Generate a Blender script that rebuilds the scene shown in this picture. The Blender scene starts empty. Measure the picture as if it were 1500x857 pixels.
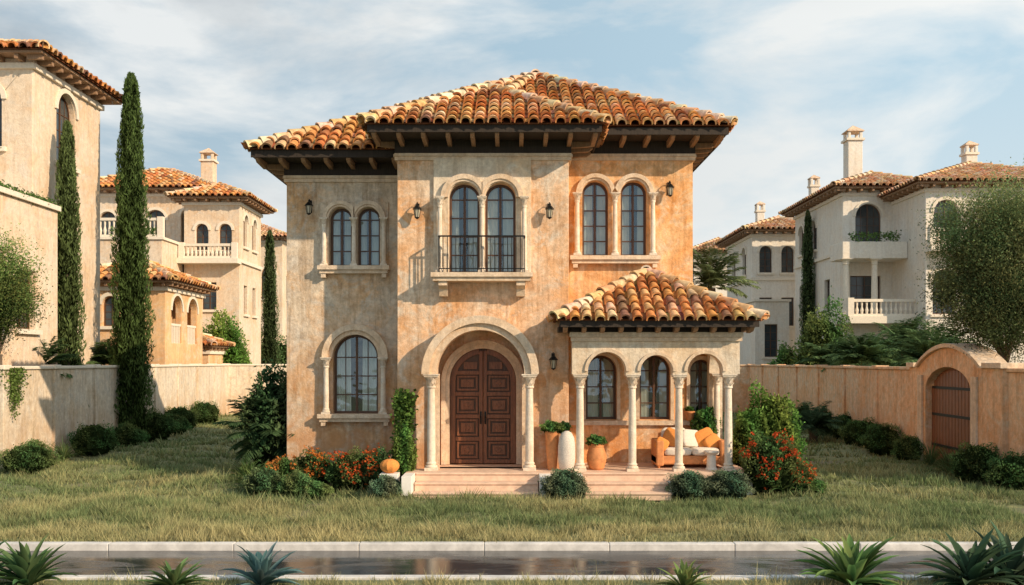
import bpy, bmesh, math, random
import numpy as np
from mathutils import Vector, Matrix, Euler, geometry
random.seed(7); rng=np.random.default_rng(11)
pi=math.pi
scene=bpy.context.scene
col=scene.collection
scene.view_settings.view_transform='Standard'
try: scene.view_settings.look='None'
except Exception: pass
scene.view_settings.exposure=0

# ------------------------------------------------------------ materials
def newmat(name):
    m=bpy.data.materials.new(name); m.use_nodes=True
    nt=m.node_tree; b=nt.nodes['Principled BSDF']; return m,nt,b
def noise(nt,scale,detail=5,rough=.6,dist=0,vec=None):
    n=nt.nodes.new('ShaderNodeTexNoise'); n.inputs['Scale'].default_value=scale
    n.inputs['Detail'].default_value=detail; n.inputs['Roughness'].default_value=rough
    n.inputs['Distortion'].default_value=dist
    if vec is not None: nt.links.new(vec,n.inputs['Vector'])
    return n.outputs['Fac']
def ramp(nt,fac,a,b,ca=(0,0,0,1),cb=(1,1,1,1)):
    r=nt.nodes.new('ShaderNodeValToRGB'); r.color_ramp.elements[0].position=a; r.color_ramp.elements[1].position=b
    r.color_ramp.elements[0].color=ca; r.color_ramp.elements[1].color=cb
    nt.links.new(fac,r.inputs['Fac']); return r.outputs['Color']
def mix(nt,fac,a,b,blend='MIX'):
    m=nt.nodes.new('ShaderNodeMix'); m.data_type='RGBA'; m.blend_type=blend
    for inp,v in ((m.inputs[0],fac),(m.inputs[6],a),(m.inputs[7],b)):
        if isinstance(v,(int,float)): inp.default_value=v
        elif isinstance(v,tuple): inp.default_value=v if len(v)==4 else (*v,1)
        else: nt.links.new(v,inp)
    return m.outputs[2]
def bump(nt,b,h,strength=.3,dist=.02):
    n=nt.nodes.new('ShaderNodeBump'); n.inputs['Strength'].default_value=strength; n.inputs['Distance'].default_value=dist
    nt.links.new(h,n.inputs['Height']); nt.links.new(n.outputs[0],b.inputs['Normal'])
def coords(nt):
    return nt.nodes.new('ShaderNodeTexCoord').outputs['Object']
def stucco(name,c1,c2,c3,dirt=.5,zd=1.6,streak=.75,fine=.8,grime=0):
    m,nt,b=newmat(name); v=coords(nt)
    f1=ramp(nt,noise(nt,.6,5,.68,.5,v),.42,.60)
    f2=ramp(nt,noise(nt,1.9,6,.75,.9,v),.48,.64)
    c=mix(nt,f1,c1,c2)
    c=mix(nt,f2,c,c3)
    f3=ramp(nt,noise(nt,7,5,.78,.3,v),.36,.66,(.70,.66,.62,1),(1.16,1.16,1.16,1))
    c=mix(nt,fine,c,f3,'MULTIPLY')
    if grime:
        f6=ramp(nt,noise(nt,1.15,7,.8,1.2,v),.52,.68,(1,1,1,1),(.62,.53,.45,1))
        c=mix(nt,grime,c,f6,'MULTIPLY')
    mp=nt.nodes.new('ShaderNodeMapping'); mp.inputs['Scale'].default_value=(4,4,.4); nt.links.new(v,mp.inputs[0])
    f5=ramp(nt,noise(nt,1.6,4,.7,.4,mp.outputs[0]),.48,.70,(1.05,1.05,1.05,1),(.66,.58,.50,1))
    c=mix(nt,streak,c,f5,'MULTIPLY')
    s=nt.nodes.new('ShaderNodeSeparateXYZ'); nt.links.new(v,s.inputs[0])
    mr=nt.nodes.new('ShaderNodeMapRange'); mr.inputs[1].default_value=0; mr.inputs[2].default_value=zd; mr.inputs[3].default_value=.95; mr.inputs[4].default_value=0
    nt.links.new(s.outputs[2],mr.inputs[0])
    mm=nt.nodes.new('ShaderNodeMath'); mm.operation='MULTIPLY'; nt.links.new(mr.outputs[0],mm.inputs[0])
    nt.links.new(ramp(nt,noise(nt,1.5,5,.72,.8,v),.36,.54),mm.inputs[1])
    m2=nt.nodes.new('ShaderNodeMath'); m2.operation='MULTIPLY'; m2.inputs[1].default_value=dirt; nt.links.new(mm.outputs[0],m2.inputs[0])
    c=mix(nt,m2.outputs[0],c,(c2[0]*.74,c2[1]*.56,c2[2]*.42))
    nt.links.new(c,b.inputs['Base Color']); b.inputs['Roughness'].default_value=.88; b.inputs['Specular IOR Level'].default_value=.25
    bump(nt,b,noise(nt,16,5,.75,0,v),.45,.04)
    return m
def plain(name,c,rough=.7,var=.25,scale=12,bs=.2,metal=0):
    m,nt,b=newmat(name); v=coords(nt)
    f=noise(nt,scale,4,.65,.2,v)
    cc=ramp(nt,f,.3,.7,tuple(x*(1-var) for x in c)+(1,),tuple(min(1,x*(1+var)) for x in c)+(1,))
    nt.links.new(cc,b.inputs['Base Color']); b.inputs['Roughness'].default_value=rough; b.inputs['Metallic'].default_value=metal
    if bs: bump(nt,b,noise(nt,scale*3,4,.65,0,v),bs,.01)
    return m
def wood(name,c1,c2,rough=.45):
    m,nt,b=newmat(name); v=coords(nt)
    mp=nt.nodes.new('ShaderNodeMapping'); mp.inputs['Scale'].default_value=(14,14,1.3); nt.links.new(v,mp.inputs[0])
    f=noise(nt,2.2,5,.7,1.2,mp.outputs[0])
    nt.links.new(ramp(nt,f,.3,.7,(*c1,1),(*c2,1)),b.inputs['Base Color']); b.inputs['Roughness'].default_value=rough
    bump(nt,b,f,.3,.01); return m
def attrmat(name,transl=0,nscale=None,bs=0):
    m,nt,b=newmat(name); nt.nodes.remove(b); out=nt.nodes['Material Output']
    a=nt.nodes.new('ShaderNodeAttribute'); a.attribute_name='Col'
    c=a.outputs['Color']; df=nt.nodes.new('ShaderNodeBsdfDiffuse')
    if nscale:
        v=coords(nt)
        f=ramp(nt,noise(nt,nscale,3,.6,0,v),.3,.75,(.62,.60,.58,1),(1.2,1.2,1.2,1))
        c=mix(nt,1.0,c,f,'MULTIPLY')
        g=ramp(nt,noise(nt,1.3,5,.7,.4,v),.45,.68,(1.04,1.04,1.04,1),(.66,.60,.56,1))
        c=mix(nt,.8,c,g,'MULTIPLY')
        if bs: bump(nt,df,noise(nt,nscale*1.5,3,.6,0,v),bs,.01)
    nt.links.new(c,df.inputs['Color']); sh=df.outputs[0]
    if transl:
        t=nt.nodes.new('ShaderNodeBsdfTranslucent'); nt.links.new(c,t.inputs['Color'])
        ms=nt.nodes.new('ShaderNodeMixShader'); ms.inputs[0].default_value=transl
        nt.links.new(sh,ms.inputs[1]); nt.links.new(t.outputs[0],ms.inputs[2]); sh=ms.outputs[0]
    nt.links.new(sh,out.inputs['Surface'])
    return m
def glassmat():
    m,nt,b=newmat('window_glass'); out=nt.nodes['Material Output']; nt.nodes.remove(b)
    t=nt.nodes.new('ShaderNodeBsdfTransparent'); t.inputs[0].default_value=(.80,.88,.88,1)
    g=nt.nodes.new('ShaderNodeBsdfGlossy'); g.inputs['Roughness'].default_value=.03; g.inputs['Color'].default_value=(.72,.85,.95,1)
    v=coords(nt)
    bp=nt.nodes.new('ShaderNodeBump'); bp.inputs['Strength'].default_value=.25; bp.inputs['Distance'].default_value=.05
    nt.links.new(noise(nt,2.2,2,.5,0,v),bp.inputs['Height']); nt.links.new(bp.outputs[0],g.inputs['Normal'])
    ms=nt.nodes.new('ShaderNodeMixShader'); ms.inputs[0].default_value=.16
    nt.links.new(t.outputs[0],ms.inputs[1]); nt.links.new(g.outputs[0],ms.inputs[2]); nt.links.new(ms.outputs[0],out.inputs['Surface'])
    return m
M_bay=stucco('stucco_bay',(.80,.62,.46),(.78,.44,.22),(.74,.64,.53),1.0,3.4,.85,.9,.55)
M_left=stucco('stucco_left_wing',(.70,.58,.45),(.72,.44,.23),(.64,.57,.49),1.0,3.8,.85,.9,.6)  # weathered, and greyed: the wing's shade is put into the colour
M_right=stucco('stucco_right_wing',(.84,.52,.27),(.82,.38,.13),(.82,.63,.44),.8,2.8,.8,.85,.35)  # extra orange: the sunlit glow on this wing is put into the colour
M_porch=stucco('stucco_porch',(.80,.69,.55),(.76,.57,.38),(.74,.66,.55),.3,2,.6,.7,.2)
M_trim=stucco('carved_stone',(.78,.63,.48),(.74,.55,.38),(.70,.58,.46),.15,1,.5,.7)
M_col=stucco('pale_column_stone',(.82,.72,.60),(.78,.65,.51),(.76,.69,.60),.15,1,.4,.6)
M_wallL=stucco('garden_wall_render_pale',(.76,.67,.55),(.70,.57,.42),(.66,.60,.52),.9,1.6,.7,.7,.3)
M_wallR=stucco('garden_wall_render_peach',(.82,.55,.35),(.78,.44,.23),(.76,.60,.44),.8,1.6,.7,.7,.3)
M_vA=stucco('villa_render_sand',(.78,.65,.51),(.74,.55,.38),(.72,.63,.53),.3,3,.45,.5)  # sand and white villa renders brightened: distance haze put into the colour
M_vB=stucco('villa_render_ochre',(.80,.52,.28),(.74,.42,.21),(.72,.56,.40),.3,3,.5,.5)
M_vD=stucco('villa_render_white',(.82,.77,.69),(.80,.71,.60),(.78,.73,.66),.2,3,.3,.35)
M_vtrim=plain('villa_trim',(.78,.69,.57),.8,.1)
M_step=plain('terracotta_steps',(.70,.49,.36),.7,.18,6)
M_white=plain('white_render',(.78,.75,.70),.8,.08,5)
M_dwood=wood('dark_window_wood',(.05,.022,.011),(.14,.062,.028))
M_door=wood('walnut_door',(.11,.036,.015),(.30,.115,.048),.42)
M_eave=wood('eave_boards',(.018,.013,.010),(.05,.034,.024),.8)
M_corb=wood('rafter_tail_wood',(.22,.12,.065),(.40,.25,.15),.7)
M_iron=plain('black_iron',(.018,.017,.016),.45,.2,20,.1,.6)
M_glass=glassmat()
M_room=plain('dark_interior_backing',(.035,.03,.026),.9,.2,3,0)  # near-black panels behind the glass; unlit-room darkness put into the colour
M_curt=plain('linen_curtain',(.80,.77,.70),.9,.1,4,0)
M_bglass=plain('villa_window_glass',(.05,.06,.065),.08,.4,1,0)
M_tile=attrmat('clay_tiles',0,9,.4)
M_leaf=attrmat('leaves',.3)
M_grass=attrmat('grass_blades',.25)
M_bark=wood('bark',(.06,.045,.03),(.17,.13,.095),.9)
M_terra=plain('terracotta',(.62,.25,.09),.75,.25,9)
M_cream=plain('speckled_ceramic',(.66,.58,.50),.7,.3,60,.3)
M_orange=plain('orange_fabric',(.72,.27,.06),.9,.15,30,.2)
M_creamf=plain('cream_fabric',(.76,.68,.58),.9,.1,30,.2)
M_lamp=plain('lantern_glass',(.45,.40,.30),.15,.1,5,0)

# ------------------------------------------------------------ mesh building
def root(name,loc=(0,0,0)):
    e=bpy.data.objects.new(name,None); e.location=loc; e.empty_display_size=.3; col.objects.link(e); return e
def setparent(o,p):
    o.parent=p; o.matrix_parent_inverse=Matrix.Translation(-Vector(p.location))
I4=Matrix.Identity(4)
class Part:
    def __init__(s,name,mat,parent=None,smooth=False,bevel=0,origin=None):
        s.name=name;s.mat=mat;s.parent=parent;s.v=[];s.f=[];s.c=[];s.smooth=smooth;s.bevel=bevel;s.cur=(1,1,1);s.origin=origin;s.M=I4
    def add(s,vs,fs,M=None):
        M=M or s.M; n=len(s.v)
        for p in vs:
            s.v.append(tuple(M@Vector(p))); s.c.append(s.cur)
        for f in fs: s.f.append([i+n for i in f])
    def box(s,x0,x1,y0,y1,z0,z1,M=None):
        s.add([(x0,y0,z0),(x1,y0,z0),(x1,y1,z0),(x0,y1,z0),(x0,y0,z1),(x1,y0,z1),(x1,y1,z1),(x0,y1,z1)],
              [(0,3,2,1),(4,5,6,7),(0,1,5,4),(1,2,6,5),(2,3,7,6),(3,0,4,7)],M)
    def extrude(s,loops,y0,y1,M=None):
        loops=[list(l) for l in loops]
        tri=geometry.tessellate_polygon([[Vector((p[0],p[1],0)) for p in l] for l in loops])
        flat=[p for l in loops for p in l]; n=len(flat)
        vs=[(p[0],y0,p[1]) for p in flat]+[(p[0],y1,p[1]) for p in flat]
        fs=[tuple(t) for t in tri]+[tuple(i+n for i in reversed(t)) for t in tri]
        k=0
        for l in loops:
            m=len(l)
            for i in range(m):
                a=k+i;b=k+(i+1)%m; fs.append((a,b,b+n,a+n))
            k+=m
        s.add(vs,fs,M)
    def lathe(s,prof,cx=0,cy=0,n=16,M=None,z=0,cap=True,rot=0):
        vs=[];fs=[]
        for (r,h) in prof:
            for i in range(n):
                a=2*pi*i/n+rot; vs.append((cx+r*math.cos(a),cy+r*math.sin(a),z+h))
        for j in range(len(prof)-1):
            for i in range(n):
                a=j*n+i;b=j*n+(i+1)%n; fs.append((a,b,b+n,a+n))
        if cap:
            fs.append(tuple(reversed(range(n)))); fs.append(tuple(range((len(prof)-1)*n,len(prof)*n)))
        s.add(vs,fs,M)
    def tube(s,pts,rs,n=8,M=None):
        vs=[];fs=[]
        for k,p in enumerate(pts):
            p=Vector(p); d=(Vector(pts[min(k+1,len(pts)-1)])-Vector(pts[max(k-1,0)])).normalized()
            ref=Vector((1,0,0)) if abs(d.x)<.9 else Vector((0,1,0)); a=(ref-d*ref.dot(d)).normalized(); b=d.cross(a)
            r=rs[k] if isinstance(rs,(list,tuple)) else rs
            for i in range(n):
                t=2*pi*i/n; vs.append(tuple(p+a*r*math.cos(t)+b*r*math.sin(t)))
        for k in range(len(pts)-1):
            for i in range(n):
                q=k*n+i;w=k*n+(i+1)%n; fs.append((q,w,w+n,q+n))
        fs.append(tuple(reversed(range(n)))); fs.append(tuple(range((len(pts)-1)*n,len(pts)*n)))
        s.add(vs,fs,M)
    def sbox(s,c,h,rot=(0,0,0),e=.35,n=16):
        R=Matrix.Translation(Vector(c))@Euler(rot).to_matrix().to_4x4()
        sg=lambda x,p: math.copysign(abs(x)**p,x)
        vs=[];fs=[];m=n//2
        for j in range(m+1):
            v=-pi/2+pi*j/m
            for i in range(n):
                u=2*pi*i/n
                vs.append((h[0]*sg(math.cos(v),e)*sg(math.cos(u),e),h[1]*sg(math.cos(v),e)*sg(math.sin(u),e),h[2]*sg(math.sin(v),max(e,.6))))
        for j in range(m):
            for i in range(n):
                a=j*n+i;b=j*n+(i+1)%n; fs.append((a,b,b+n,a+n))
        s.add(vs,fs,R)
    def done(s,clip=None,recalc=True):
        if not s.v: return None
        me=bpy.data.meshes.new(s.name)
        o3=Vector(s.origin) if s.origin else Vector((0,0,0))
        vs=[tuple(Vector(p)-o3) for p in s.v] if s.origin else s.v
        me.from_pydata(vs,[],s.f)
        ca=me.color_attributes.new('Col','FLOAT_COLOR','POINT')
        ca.data.foreach_set('color',np.array([(*c,1) for c in s.c],dtype=np.float32).ravel())
        if clip or recalc:
            bm=bmesh.new(); bm.from_mesh(me)
            if clip:
                for (co,no) in clip:
                    bmesh.ops.bisect_plane(bm,geom=bm.verts[:]+bm.edges[:]+bm.faces[:],dist=1e-5,plane_co=co,plane_no=no,clear_outer=True)
            if recalc: bmesh.ops.recalc_face_normals(bm,faces=bm.faces[:])
            bm.to_mesh(me); bm.free()
        me.materials.append(s.mat)
        if s.smooth:
            me.polygons.foreach_set('use_smooth',[True]*len(me.polygons))
            try: me.set_sharp_from_angle(angle=.7)
            except Exception: pass
        ob=bpy.data.objects.new(s.name,me); col.objects.link(ob)
        if s.origin: ob.location=o3
        if s.parent: setparent(ob,s.parent)
        if s.bevel:
            b=ob.modifiers.new('bevel','BEVEL'); b.width=s.bevel; b.segments=2; b.limit_method='ANGLE'; b.angle_limit=.9
        return ob

SWAP=Matrix(((0,1,0,0),(1,0,0,0),(0,0,1,0),(0,0,0,1)))
def TR(x,y,z=0,a=0): return Matrix.Translation((x,y,z))@Matrix.Rotation(math.radians(a),4,'Z')
def arch(cx,z0,w,zs,n=18):
    r=w/2; return [(cx-r,z0),(cx+r,z0)]+[(cx+r*math.cos(pi*i/n),zs+r*math.sin(pi*i/n)) for i in range(n+1)]
def rect(x0,x1,z0,z1): return [(x0,z0),(x1,z0),(x1,z1),(x0,z1)]
def ring(cx,zs,r0,r1,n=26,drop=0):
    o=[(cx+r1*math.cos(pi*i/n),zs+r1*math.sin(pi*i/n)) for i in range(n+1)]
    i_=[(cx+r0*math.cos(pi*i/n),zs+r0*math.sin(pi*i/n)) for i in range(n,-1,-1)]
    if drop: o=[(cx+r1,zs-drop)]+o+[(cx-r1,zs-drop)]; i_=[(cx-r0,zs-drop)]+i_+[(cx+r0,zs-drop)]
    return o+i_
def column(p,x,y,z0,z1,r,M=None,leaves=True,cap=.26,n=18):
    M=M or I4; q=1.55*r
    p.box(x-q,x+q,y-q,y+q,z0,z0+r*.7,M)
    b=z0+r*.7
    p.lathe([(1.45*r,0),(1.55*r,.25*r),(1.45*r,.5*r),(1.12*r,.6*r),(1.15*r,.8*r),(1.3*r,1.0*r),(1.12*r,1.25*r),(r,1.4*r)],x,y,n,M,b)
    ct=z1-cap
    p.lathe([(r,0),(r*1.02,(ct-b-1.4*r)*.4),(.86*r,ct-b-1.4*r)],x,y,n,M,b+1.4*r,cap=False)
    p.lathe([(.86*r,0),(1.1*r,.02),(1.1*r,.045),(.9*r,.06),(1.0*r,cap*.4),(1.2*r,cap*.65),(1.65*r,cap*.8)],x,y,n,M,ct)
    p.box(x-1.65*r,x+1.65*r,y-1.65*r,y+1.65*r,z1-cap*.2,z1-cap*.09,M)
    p.box(x-1.9*r,x+1.9*r,y-1.9*r,y+1.9*r,z1-cap*.089,z1-.002,M)
    if leaves:
        for row,(zz,rr,hh) in enumerate(((.05,.95,.38),(.3,1.02,.42))):
            for i in range(8):
                a=2*pi*(i+.5*row)/8; ca,sa=math.cos(a),math.sin(a)
                wv=.33*r
                def P(rad,t,z): return (x+rad*ca-t*sa,y+rad*sa+t*ca,ct+z)
                z0_=cap*zz; z1_=cap*(zz+hh*.7); z2_=cap*(zz+hh)
                vs=[P(rr*r*.9,-wv,z0_),P(rr*r*.9,wv,z0_),P(rr*r*1.2,wv*1.1,z1_),P(rr*r*1.2,-wv*1.1,z1_),P(rr*r*1.65,wv*.5,z2_),P(rr*r*1.65,-wv*.5,z2_),P(rr*r*1.55,0,z2_-cap*.12)]
                p.add(vs,[(0,1,2,3),(3,2,4,5),(5,4,6)],M)

def bisector(poly,no):
    out=[];n=len(poly); cen=sum((Vector(p) for p in poly),Vector())/n
    for i in range(1,n):
        a=Vector(poly[i]);b=Vector(poly[(i+1)%n]); d=(b-a).normalized(); k=d.cross(no).normalized()
        if k.dot(cen-a)>0: k=-k
        out.append((a,k))
    return out
PAL=[(.74,.35,.13),(.76,.42,.18),(.68,.29,.11),(.80,.53,.30),(.44,.18,.08),(.75,.37,.14),(.80,.58,.37),(.72,.34,.13),(.76,.39,.16),(.30,.17,.11),(.76,.45,.22),(.60,.24,.09),(.78,.50,.27),(.70,.31,.12),(.50,.20,.08)]
PAL_HAZE=[(.70,.42,.25),(.74,.50,.32),(.67,.38,.21),(.76,.56,.40),(.60,.34,.20)]  # paler far-roof tiles, with distance haze mixed into the palette
def tiled(parent,name,poly,w=.27,L=.32,pal=PAL,over=.09,seg=6):
    P=[Vector(p) for p in poly]; no=(P[1]-P[0]).cross(P[2]-P[0]).normalized()
    if no.z<0: no=-no
    u=(P[1]-P[0]).normalized(); s=no.cross(u)
    if s.z<0: s=-s
    us=[(p-P[0]).dot(u) for p in P]; vs_=[(p-P[0]).dot(s) for p in P]
    part=Part(name,M_tile,parent,smooth=True)
    base=Part(name+'_underlay',M_tile,parent); base.cur=(.16,.065,.035)
    th=.03
    base.add([tuple(p) for p in P]+[tuple(p-no*th) for p in P],[tuple(range(len(P))),tuple(range(2*len(P)-1,len(P)-1,-1))]+[(i,(i+1)%len(P),(i+1)%len(P)+len(P),i+len(P)) for i in range(len(P))])
    base.done()
    nc=int((max(us)-min(us))/w)+2; nr=int(max(vs_)/L)+1
    clips=bisector(poly,no)
    def inside(a,b,pad):
        for (co,k) in clips:
            if (P[0]+u*a+s*b-co).dot(k)>pad: return False
        return True
    for i in range(nc):
        uc=min(us)+(i+.5)*w+random.uniform(-.012,.012)
        for j in range(nr):
            v0=j*L-over+random.uniform(-.02,.02); v1=v0+L*1.18
            if not inside(uc,max(0,(v0+v1)/2),w): continue
            part.cur=tuple(min(1,x*random.uniform(.9,1.08)) for x in random.choice(pal))
            r0=w*.42;r1=w*.33; lift0=.06+random.uniform(-.008,.012); lift1=.012; tw=random.uniform(-.016,.016)
            vv=[]
            for (rr,li,vv_) in ((r0*.78,lift0*.7,v0+.006),(r0,lift0,v0),(r1,lift1,v1)):
                for k in range(seg+1):
                    a=pi*k/seg
                    vv.append(tuple(P[0]+u*(uc+rr*math.cos(a)+tw*(vv_-v0)/L)+s*vv_+no*(li+rr*.9*math.sin(a)-(.03 if k in(0,seg) else 0))))
            ff=[]
            for q in range(2):
                for k in range(seg): ff.append((q*(seg+1)+k,q*(seg+1)+k+1,(q+1)*(seg+1)+k+1,(q+1)*(seg+1)+k))
            part.add(vv,ff)
            part.cur=tuple(x*random.uniform(.4,.65) for x in random.choice(pal))
            ub=uc+w/2
            pv=[]
            for (dv,li) in ((v0+.02,.03),(v1,.008)):
                for k in (-1,0,1): pv.append(tuple(P[0]+u*(ub+k*w*.28)+s*dv+no*(li+(.025 if k else .0))))
            part.add(pv,[(0,1,4,3),(1,2,5,4)])
    part.done(clip=clips,recalc=False)
def hip(part,p0,p1,r=.13,L=.34,pal=((.80,.60,.41),(.77,.51,.30),(.82,.68,.50),(.73,.45,.24))):
    p0=Vector(p0);p1=Vector(p1); d=(p1-p0); ln=d.length; d.normalize(); side=d.cross(Vector((0,0,1))).normalized(); up=side.cross(d)
    n=max(1,int(ln/L)); L=ln/n
    for j in range(n):
        part.cur=tuple(min(.9,x*random.uniform(.9,1.08)) for x in random.choice(pal))
        vs=[]; jl=random.uniform(-.01,.012)
        for (t,rr,li) in ((j*L-.04,r*.78,.05+jl),(j*L-.045,r,.06+jl),((j+1)*L,r*.82,.02)):
            for k in range(9):
                a=-.35+(pi+.7)*k/8
                vs.append(tuple(p0+d*t+side*rr*math.cos(a)+up*(li+rr*math.sin(a))))
        fs=[]
        for q in range(2):
            for k in range(8): fs.append((q*9+k,q*9+k+1,(q+1)*9+k+1,(q+1)*9+k))
        part.add(vs,fs)

def win(P,M,cx,z0,w,zs,arched=True,dep=.16,bars=3,curt=True,trans=True):
    t=.05
    o=arch(cx,z0,w,zs) if arched else rect(cx-w/2,cx+w/2,z0,zs)
    i=arch(cx,z0+t,w-2*t,zs) if arched else rect(cx-w/2+t,cx+w/2-t,z0+t,zs-t)
    P['frame'].extrude([o,i],dep,dep+.07,M)
    top=zs+(w/2-t if arched else -t)
    P['frame'].box(cx-.025,cx+.025,dep+.008,dep+.062,z0+t,top,M)
    for k in range(1,bars+1):
        z=z0+(zs-z0)*k/bars if arched else z0+(zs-z0)*k/(bars+1)
        P['frame'].box(cx-w/2+t*.9,cx+w/2-t*.9,dep+.018,dep+.05,z-.013,z+.013,M)
    if w>.9:
        for sx in (-1,1):
            q=cx+sx*w*.25
            P['frame'].box(q-.009,q+.009,dep+.02,dep+.048,z0+t,zs+(w*.38 if arched else -t),M)
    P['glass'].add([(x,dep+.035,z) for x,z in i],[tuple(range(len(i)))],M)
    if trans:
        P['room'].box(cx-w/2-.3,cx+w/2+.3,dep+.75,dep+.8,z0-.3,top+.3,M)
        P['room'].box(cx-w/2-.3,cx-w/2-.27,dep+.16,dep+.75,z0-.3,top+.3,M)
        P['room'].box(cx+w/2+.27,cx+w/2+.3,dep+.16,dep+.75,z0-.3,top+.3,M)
    if curt and trans:
        for sx in (-1,1):
            xa=cx+sx*(w/2+.0); xb=cx+sx*w*random.uniform(.06,.2)
            n=28; vs=[]
            for k in range(n+1):
                x=xa+(xb-xa)*k/n; y=dep+.10+.018*math.sin(k*1.7)+.008*math.sin(k*.6)
                vs+= [(x,y,z0-.02),(x+sx*.01,y,top+.05)]
            P['curtain'].add(vs,[(2*k,2*k+2,2*k+3,2*k+1) for k in range(n)],M)

# ============================================================ MAIN HOUSE
H=root('mediterranean_house',(0,1.2,0))
hp=dict(frame=Part('window_frames',M_dwood,H,bevel=.004),glass=Part('window_glass',M_glass,H),curtain=Part('curtains',M_curt,H,smooth=True),room=Part('dark_room_backing',M_room,H))
def wallpart(n,m): return Part(n,m,H,bevel=.012)
LW=wallpart('left_wing_walls',M_left); RW=wallpart('right_wing_walls',M_right); BY=wallpart('central_bay_walls',M_bay)
TRM=Part('stone_trim',M_trim,H,bevel=.008); COL=Part('columns',M_col,H,smooth=True)
FL=TR(0,1.2); FB=TR(0,0)
lw_up=[(-3.80,.50),(-3.18,.50)]
LW.extrude([rect(-5,-2.4,0,7.12)]+[arch(c,4.82,w,5.87) for c,w in lw_up]+[arch(-3.47,1.55,1.0,2.80)],0,.3,FL)
for c,w in lw_up: win(hp,FL,c,4.82,w,5.87,bars=3)
win(hp,FL,-3.47,1.55,1.0,2.80,bars=3)
LW.extrude([rect(0,7.5,0,7.12),arch(3,4.8,.9,6.0),arch(3,1.5,.9,2.8)],0,.3,TR(-5,9,0,-90))
for z in ((4.8,6.0),(1.5,2.8)): win(hp,TR(-5,9,0,-90),3,z[0],.9,z[1])
rw_up=[(1.85,.58),(2.70,.58)]
RW.extrude([rect(1.186,4.01,3.3,7.58)]+[arch(c,5.05,w,6.42) for c,w in rw_up],0,.3,FL)
for c,w in rw_up: win(hp,FL,c,5.05,w,6.42,bars=4)
pw=[(1.98,.68,1.42),(3.17,.68,1.42),(4.2,.5,1.42)]
RW.extrude([rect(1.186,4.65,.2,3.3)]+[arch(c,z0,w,2.50) for c,w,z0 in pw],0,.3,FL)
for c,w,z0 in pw: win(hp,FL,c,z0,w,2.50,bars=3)
for c,w,z0 in pw:
    TRM.extrude([ring(c,2.5,w/2+.003,w/2+.08,drop=1.08)],-.035,.01,FL)
TRM.box(1.25,4.6,-.09,-.002,1.30,1.40,FL)
RW.extrude([rect(0,7.5,0,7.58),arch(4.5,4.8,.9,6.2)],0,.3,TR(4.01,1.5,0,90)); win(hp,TR(4.01,1.5,0,90),4.5,4.8,.9,6.2)
RW.extrude([rect(0,2.2,0,3.3)],0,.3,TR(4.65,1.5,0,90)); RW.box(4.02,4.65,3.7,3.9,0,3.3)
RW.box(-4.7,3.7,8.7,9,0,7.1)
bay_w=[(-1.0,.64),(-.245,.64)]
BY.extrude([rect(-2.4,1.186,0,7.34)]+[arch(c,4.56,w,6.12) for c,w in bay_w]+[arch(-.65,.47,1.86,2.44,26)],0,.3,FB)
for c,w in bay_w: win(hp,FB,c,4.56,w,6.12,bars=4,dep=.18)
BY.box(-2.4,-2.1,.3,1.5,0,7.34); BY.box(.886,1.186,.3,1.5,0,7.34)
TRM2=Part('bay_window_surround',M_porch,H,bevel=.008)
TRM2.extrude([rect(-1.64,.40,4.5,6.95)]+[arch(c,4.56,w+.012,6.12) for c,w in bay_w],-.06,-.002,FB)
for c,w in bay_w: TRM.extrude([ring(c,6.13,w/2+.01,w/2+.06)],-.12,-.062,FB)
def hood(cs,r,zs,t,y0,y1,M):
    mid=(cs[0]+cs[1])/2
    def arcpts(c,rad,side):
        out=[]
        for i in range(0,37):
            a=pi-pi*i/36; x=c+rad*math.cos(a); z=zs+rad*math.sin(a)
            if side<0 and x>mid: continue
            if side>0 and x<mid: continue
            out.append((x,z))
        return out
    for sgn,c in ((-1,cs[0]),(1,cs[1])):
        TRM.extrude([arcpts(c,r+t,sgn)+list(reversed(arcpts(c,r,sgn)))],y0,y1,M)
hood((-1.0,-.245),.38,6.13,.10,-.15,-.062,FB)
hood((-3.80,-3.18),.30,5.88,.08,-.12,-.052,FL)
hood((1.85,2.70),.345,6.43,.09,-.10,-.003,FL)
for c,w in lw_up: TRM.extrude([ring(c,5.88,w/2+.005,w/2+.048)],-.085,-.052,FL)
for c,w in rw_up: TRM.extrude([ring(c,6.43,w/2+.005,w/2+.053)],-.06,-.003,FL)
for x in (-1.50,-.622,.255): column(COL,x,-.16,4.56,6.13,.052,FB,cap=.24)
for x in (-4.15,-3.49,-2.83): column(COL,x,-.11,4.82,5.88,.05,FL,cap=.2)
for x in (1.44,2.275,3.11): column(COL,x,-.10,5.05,6.43,.055,FL,cap=.22)
TRM3=Part('left_window_surround',M_left,H,bevel=.006)
TRM3.extrude([rect(-4.25,-2.74,4.8,6.24)]+[arch(c,4.83,w+.012,5.87) for c,w in lw_up],-.05,-.002,FL); TRM3.done()
def sill(x0,x1,z,M,d=.2):
    TRM.box(x0,x1,-d,-.003,z-.09,z,M); TRM.box(x0+.04,x1-.04,-d+.05,-.004,z-.17,z-.092,M)
    for x in (x0+.12,x1-.12): TRM.box(x-.05,x+.05,-d+.07,-.004,z-.26,z-.172,M)
sill(-4.28,-2.70,4.82,FL,.22); sill(1.28,3.27,5.04,FL,.22); sill(-4.28,-2.66,1.55,FL,.22)
TRM.extrude([ring(-3.47,2.80,.505,.60)],-.07,-.003,FL); TRM.extrude([ring(-3.47,2.80,.602,.73)],-.13,-.004,FL)
for x in (-4.10,-2.84): column(COL,x,-.12,1.55,2.80,.06,FL,cap=.24)
FP=TR(0,0)
TRM.extrude([ring(-.65,2.45,.905,1.04,30)],-.42,-.003,FP); TRM.extrude([ring(-.65,2.45,1.042,1.20,30)],-.50,-.004,FP)
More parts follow.
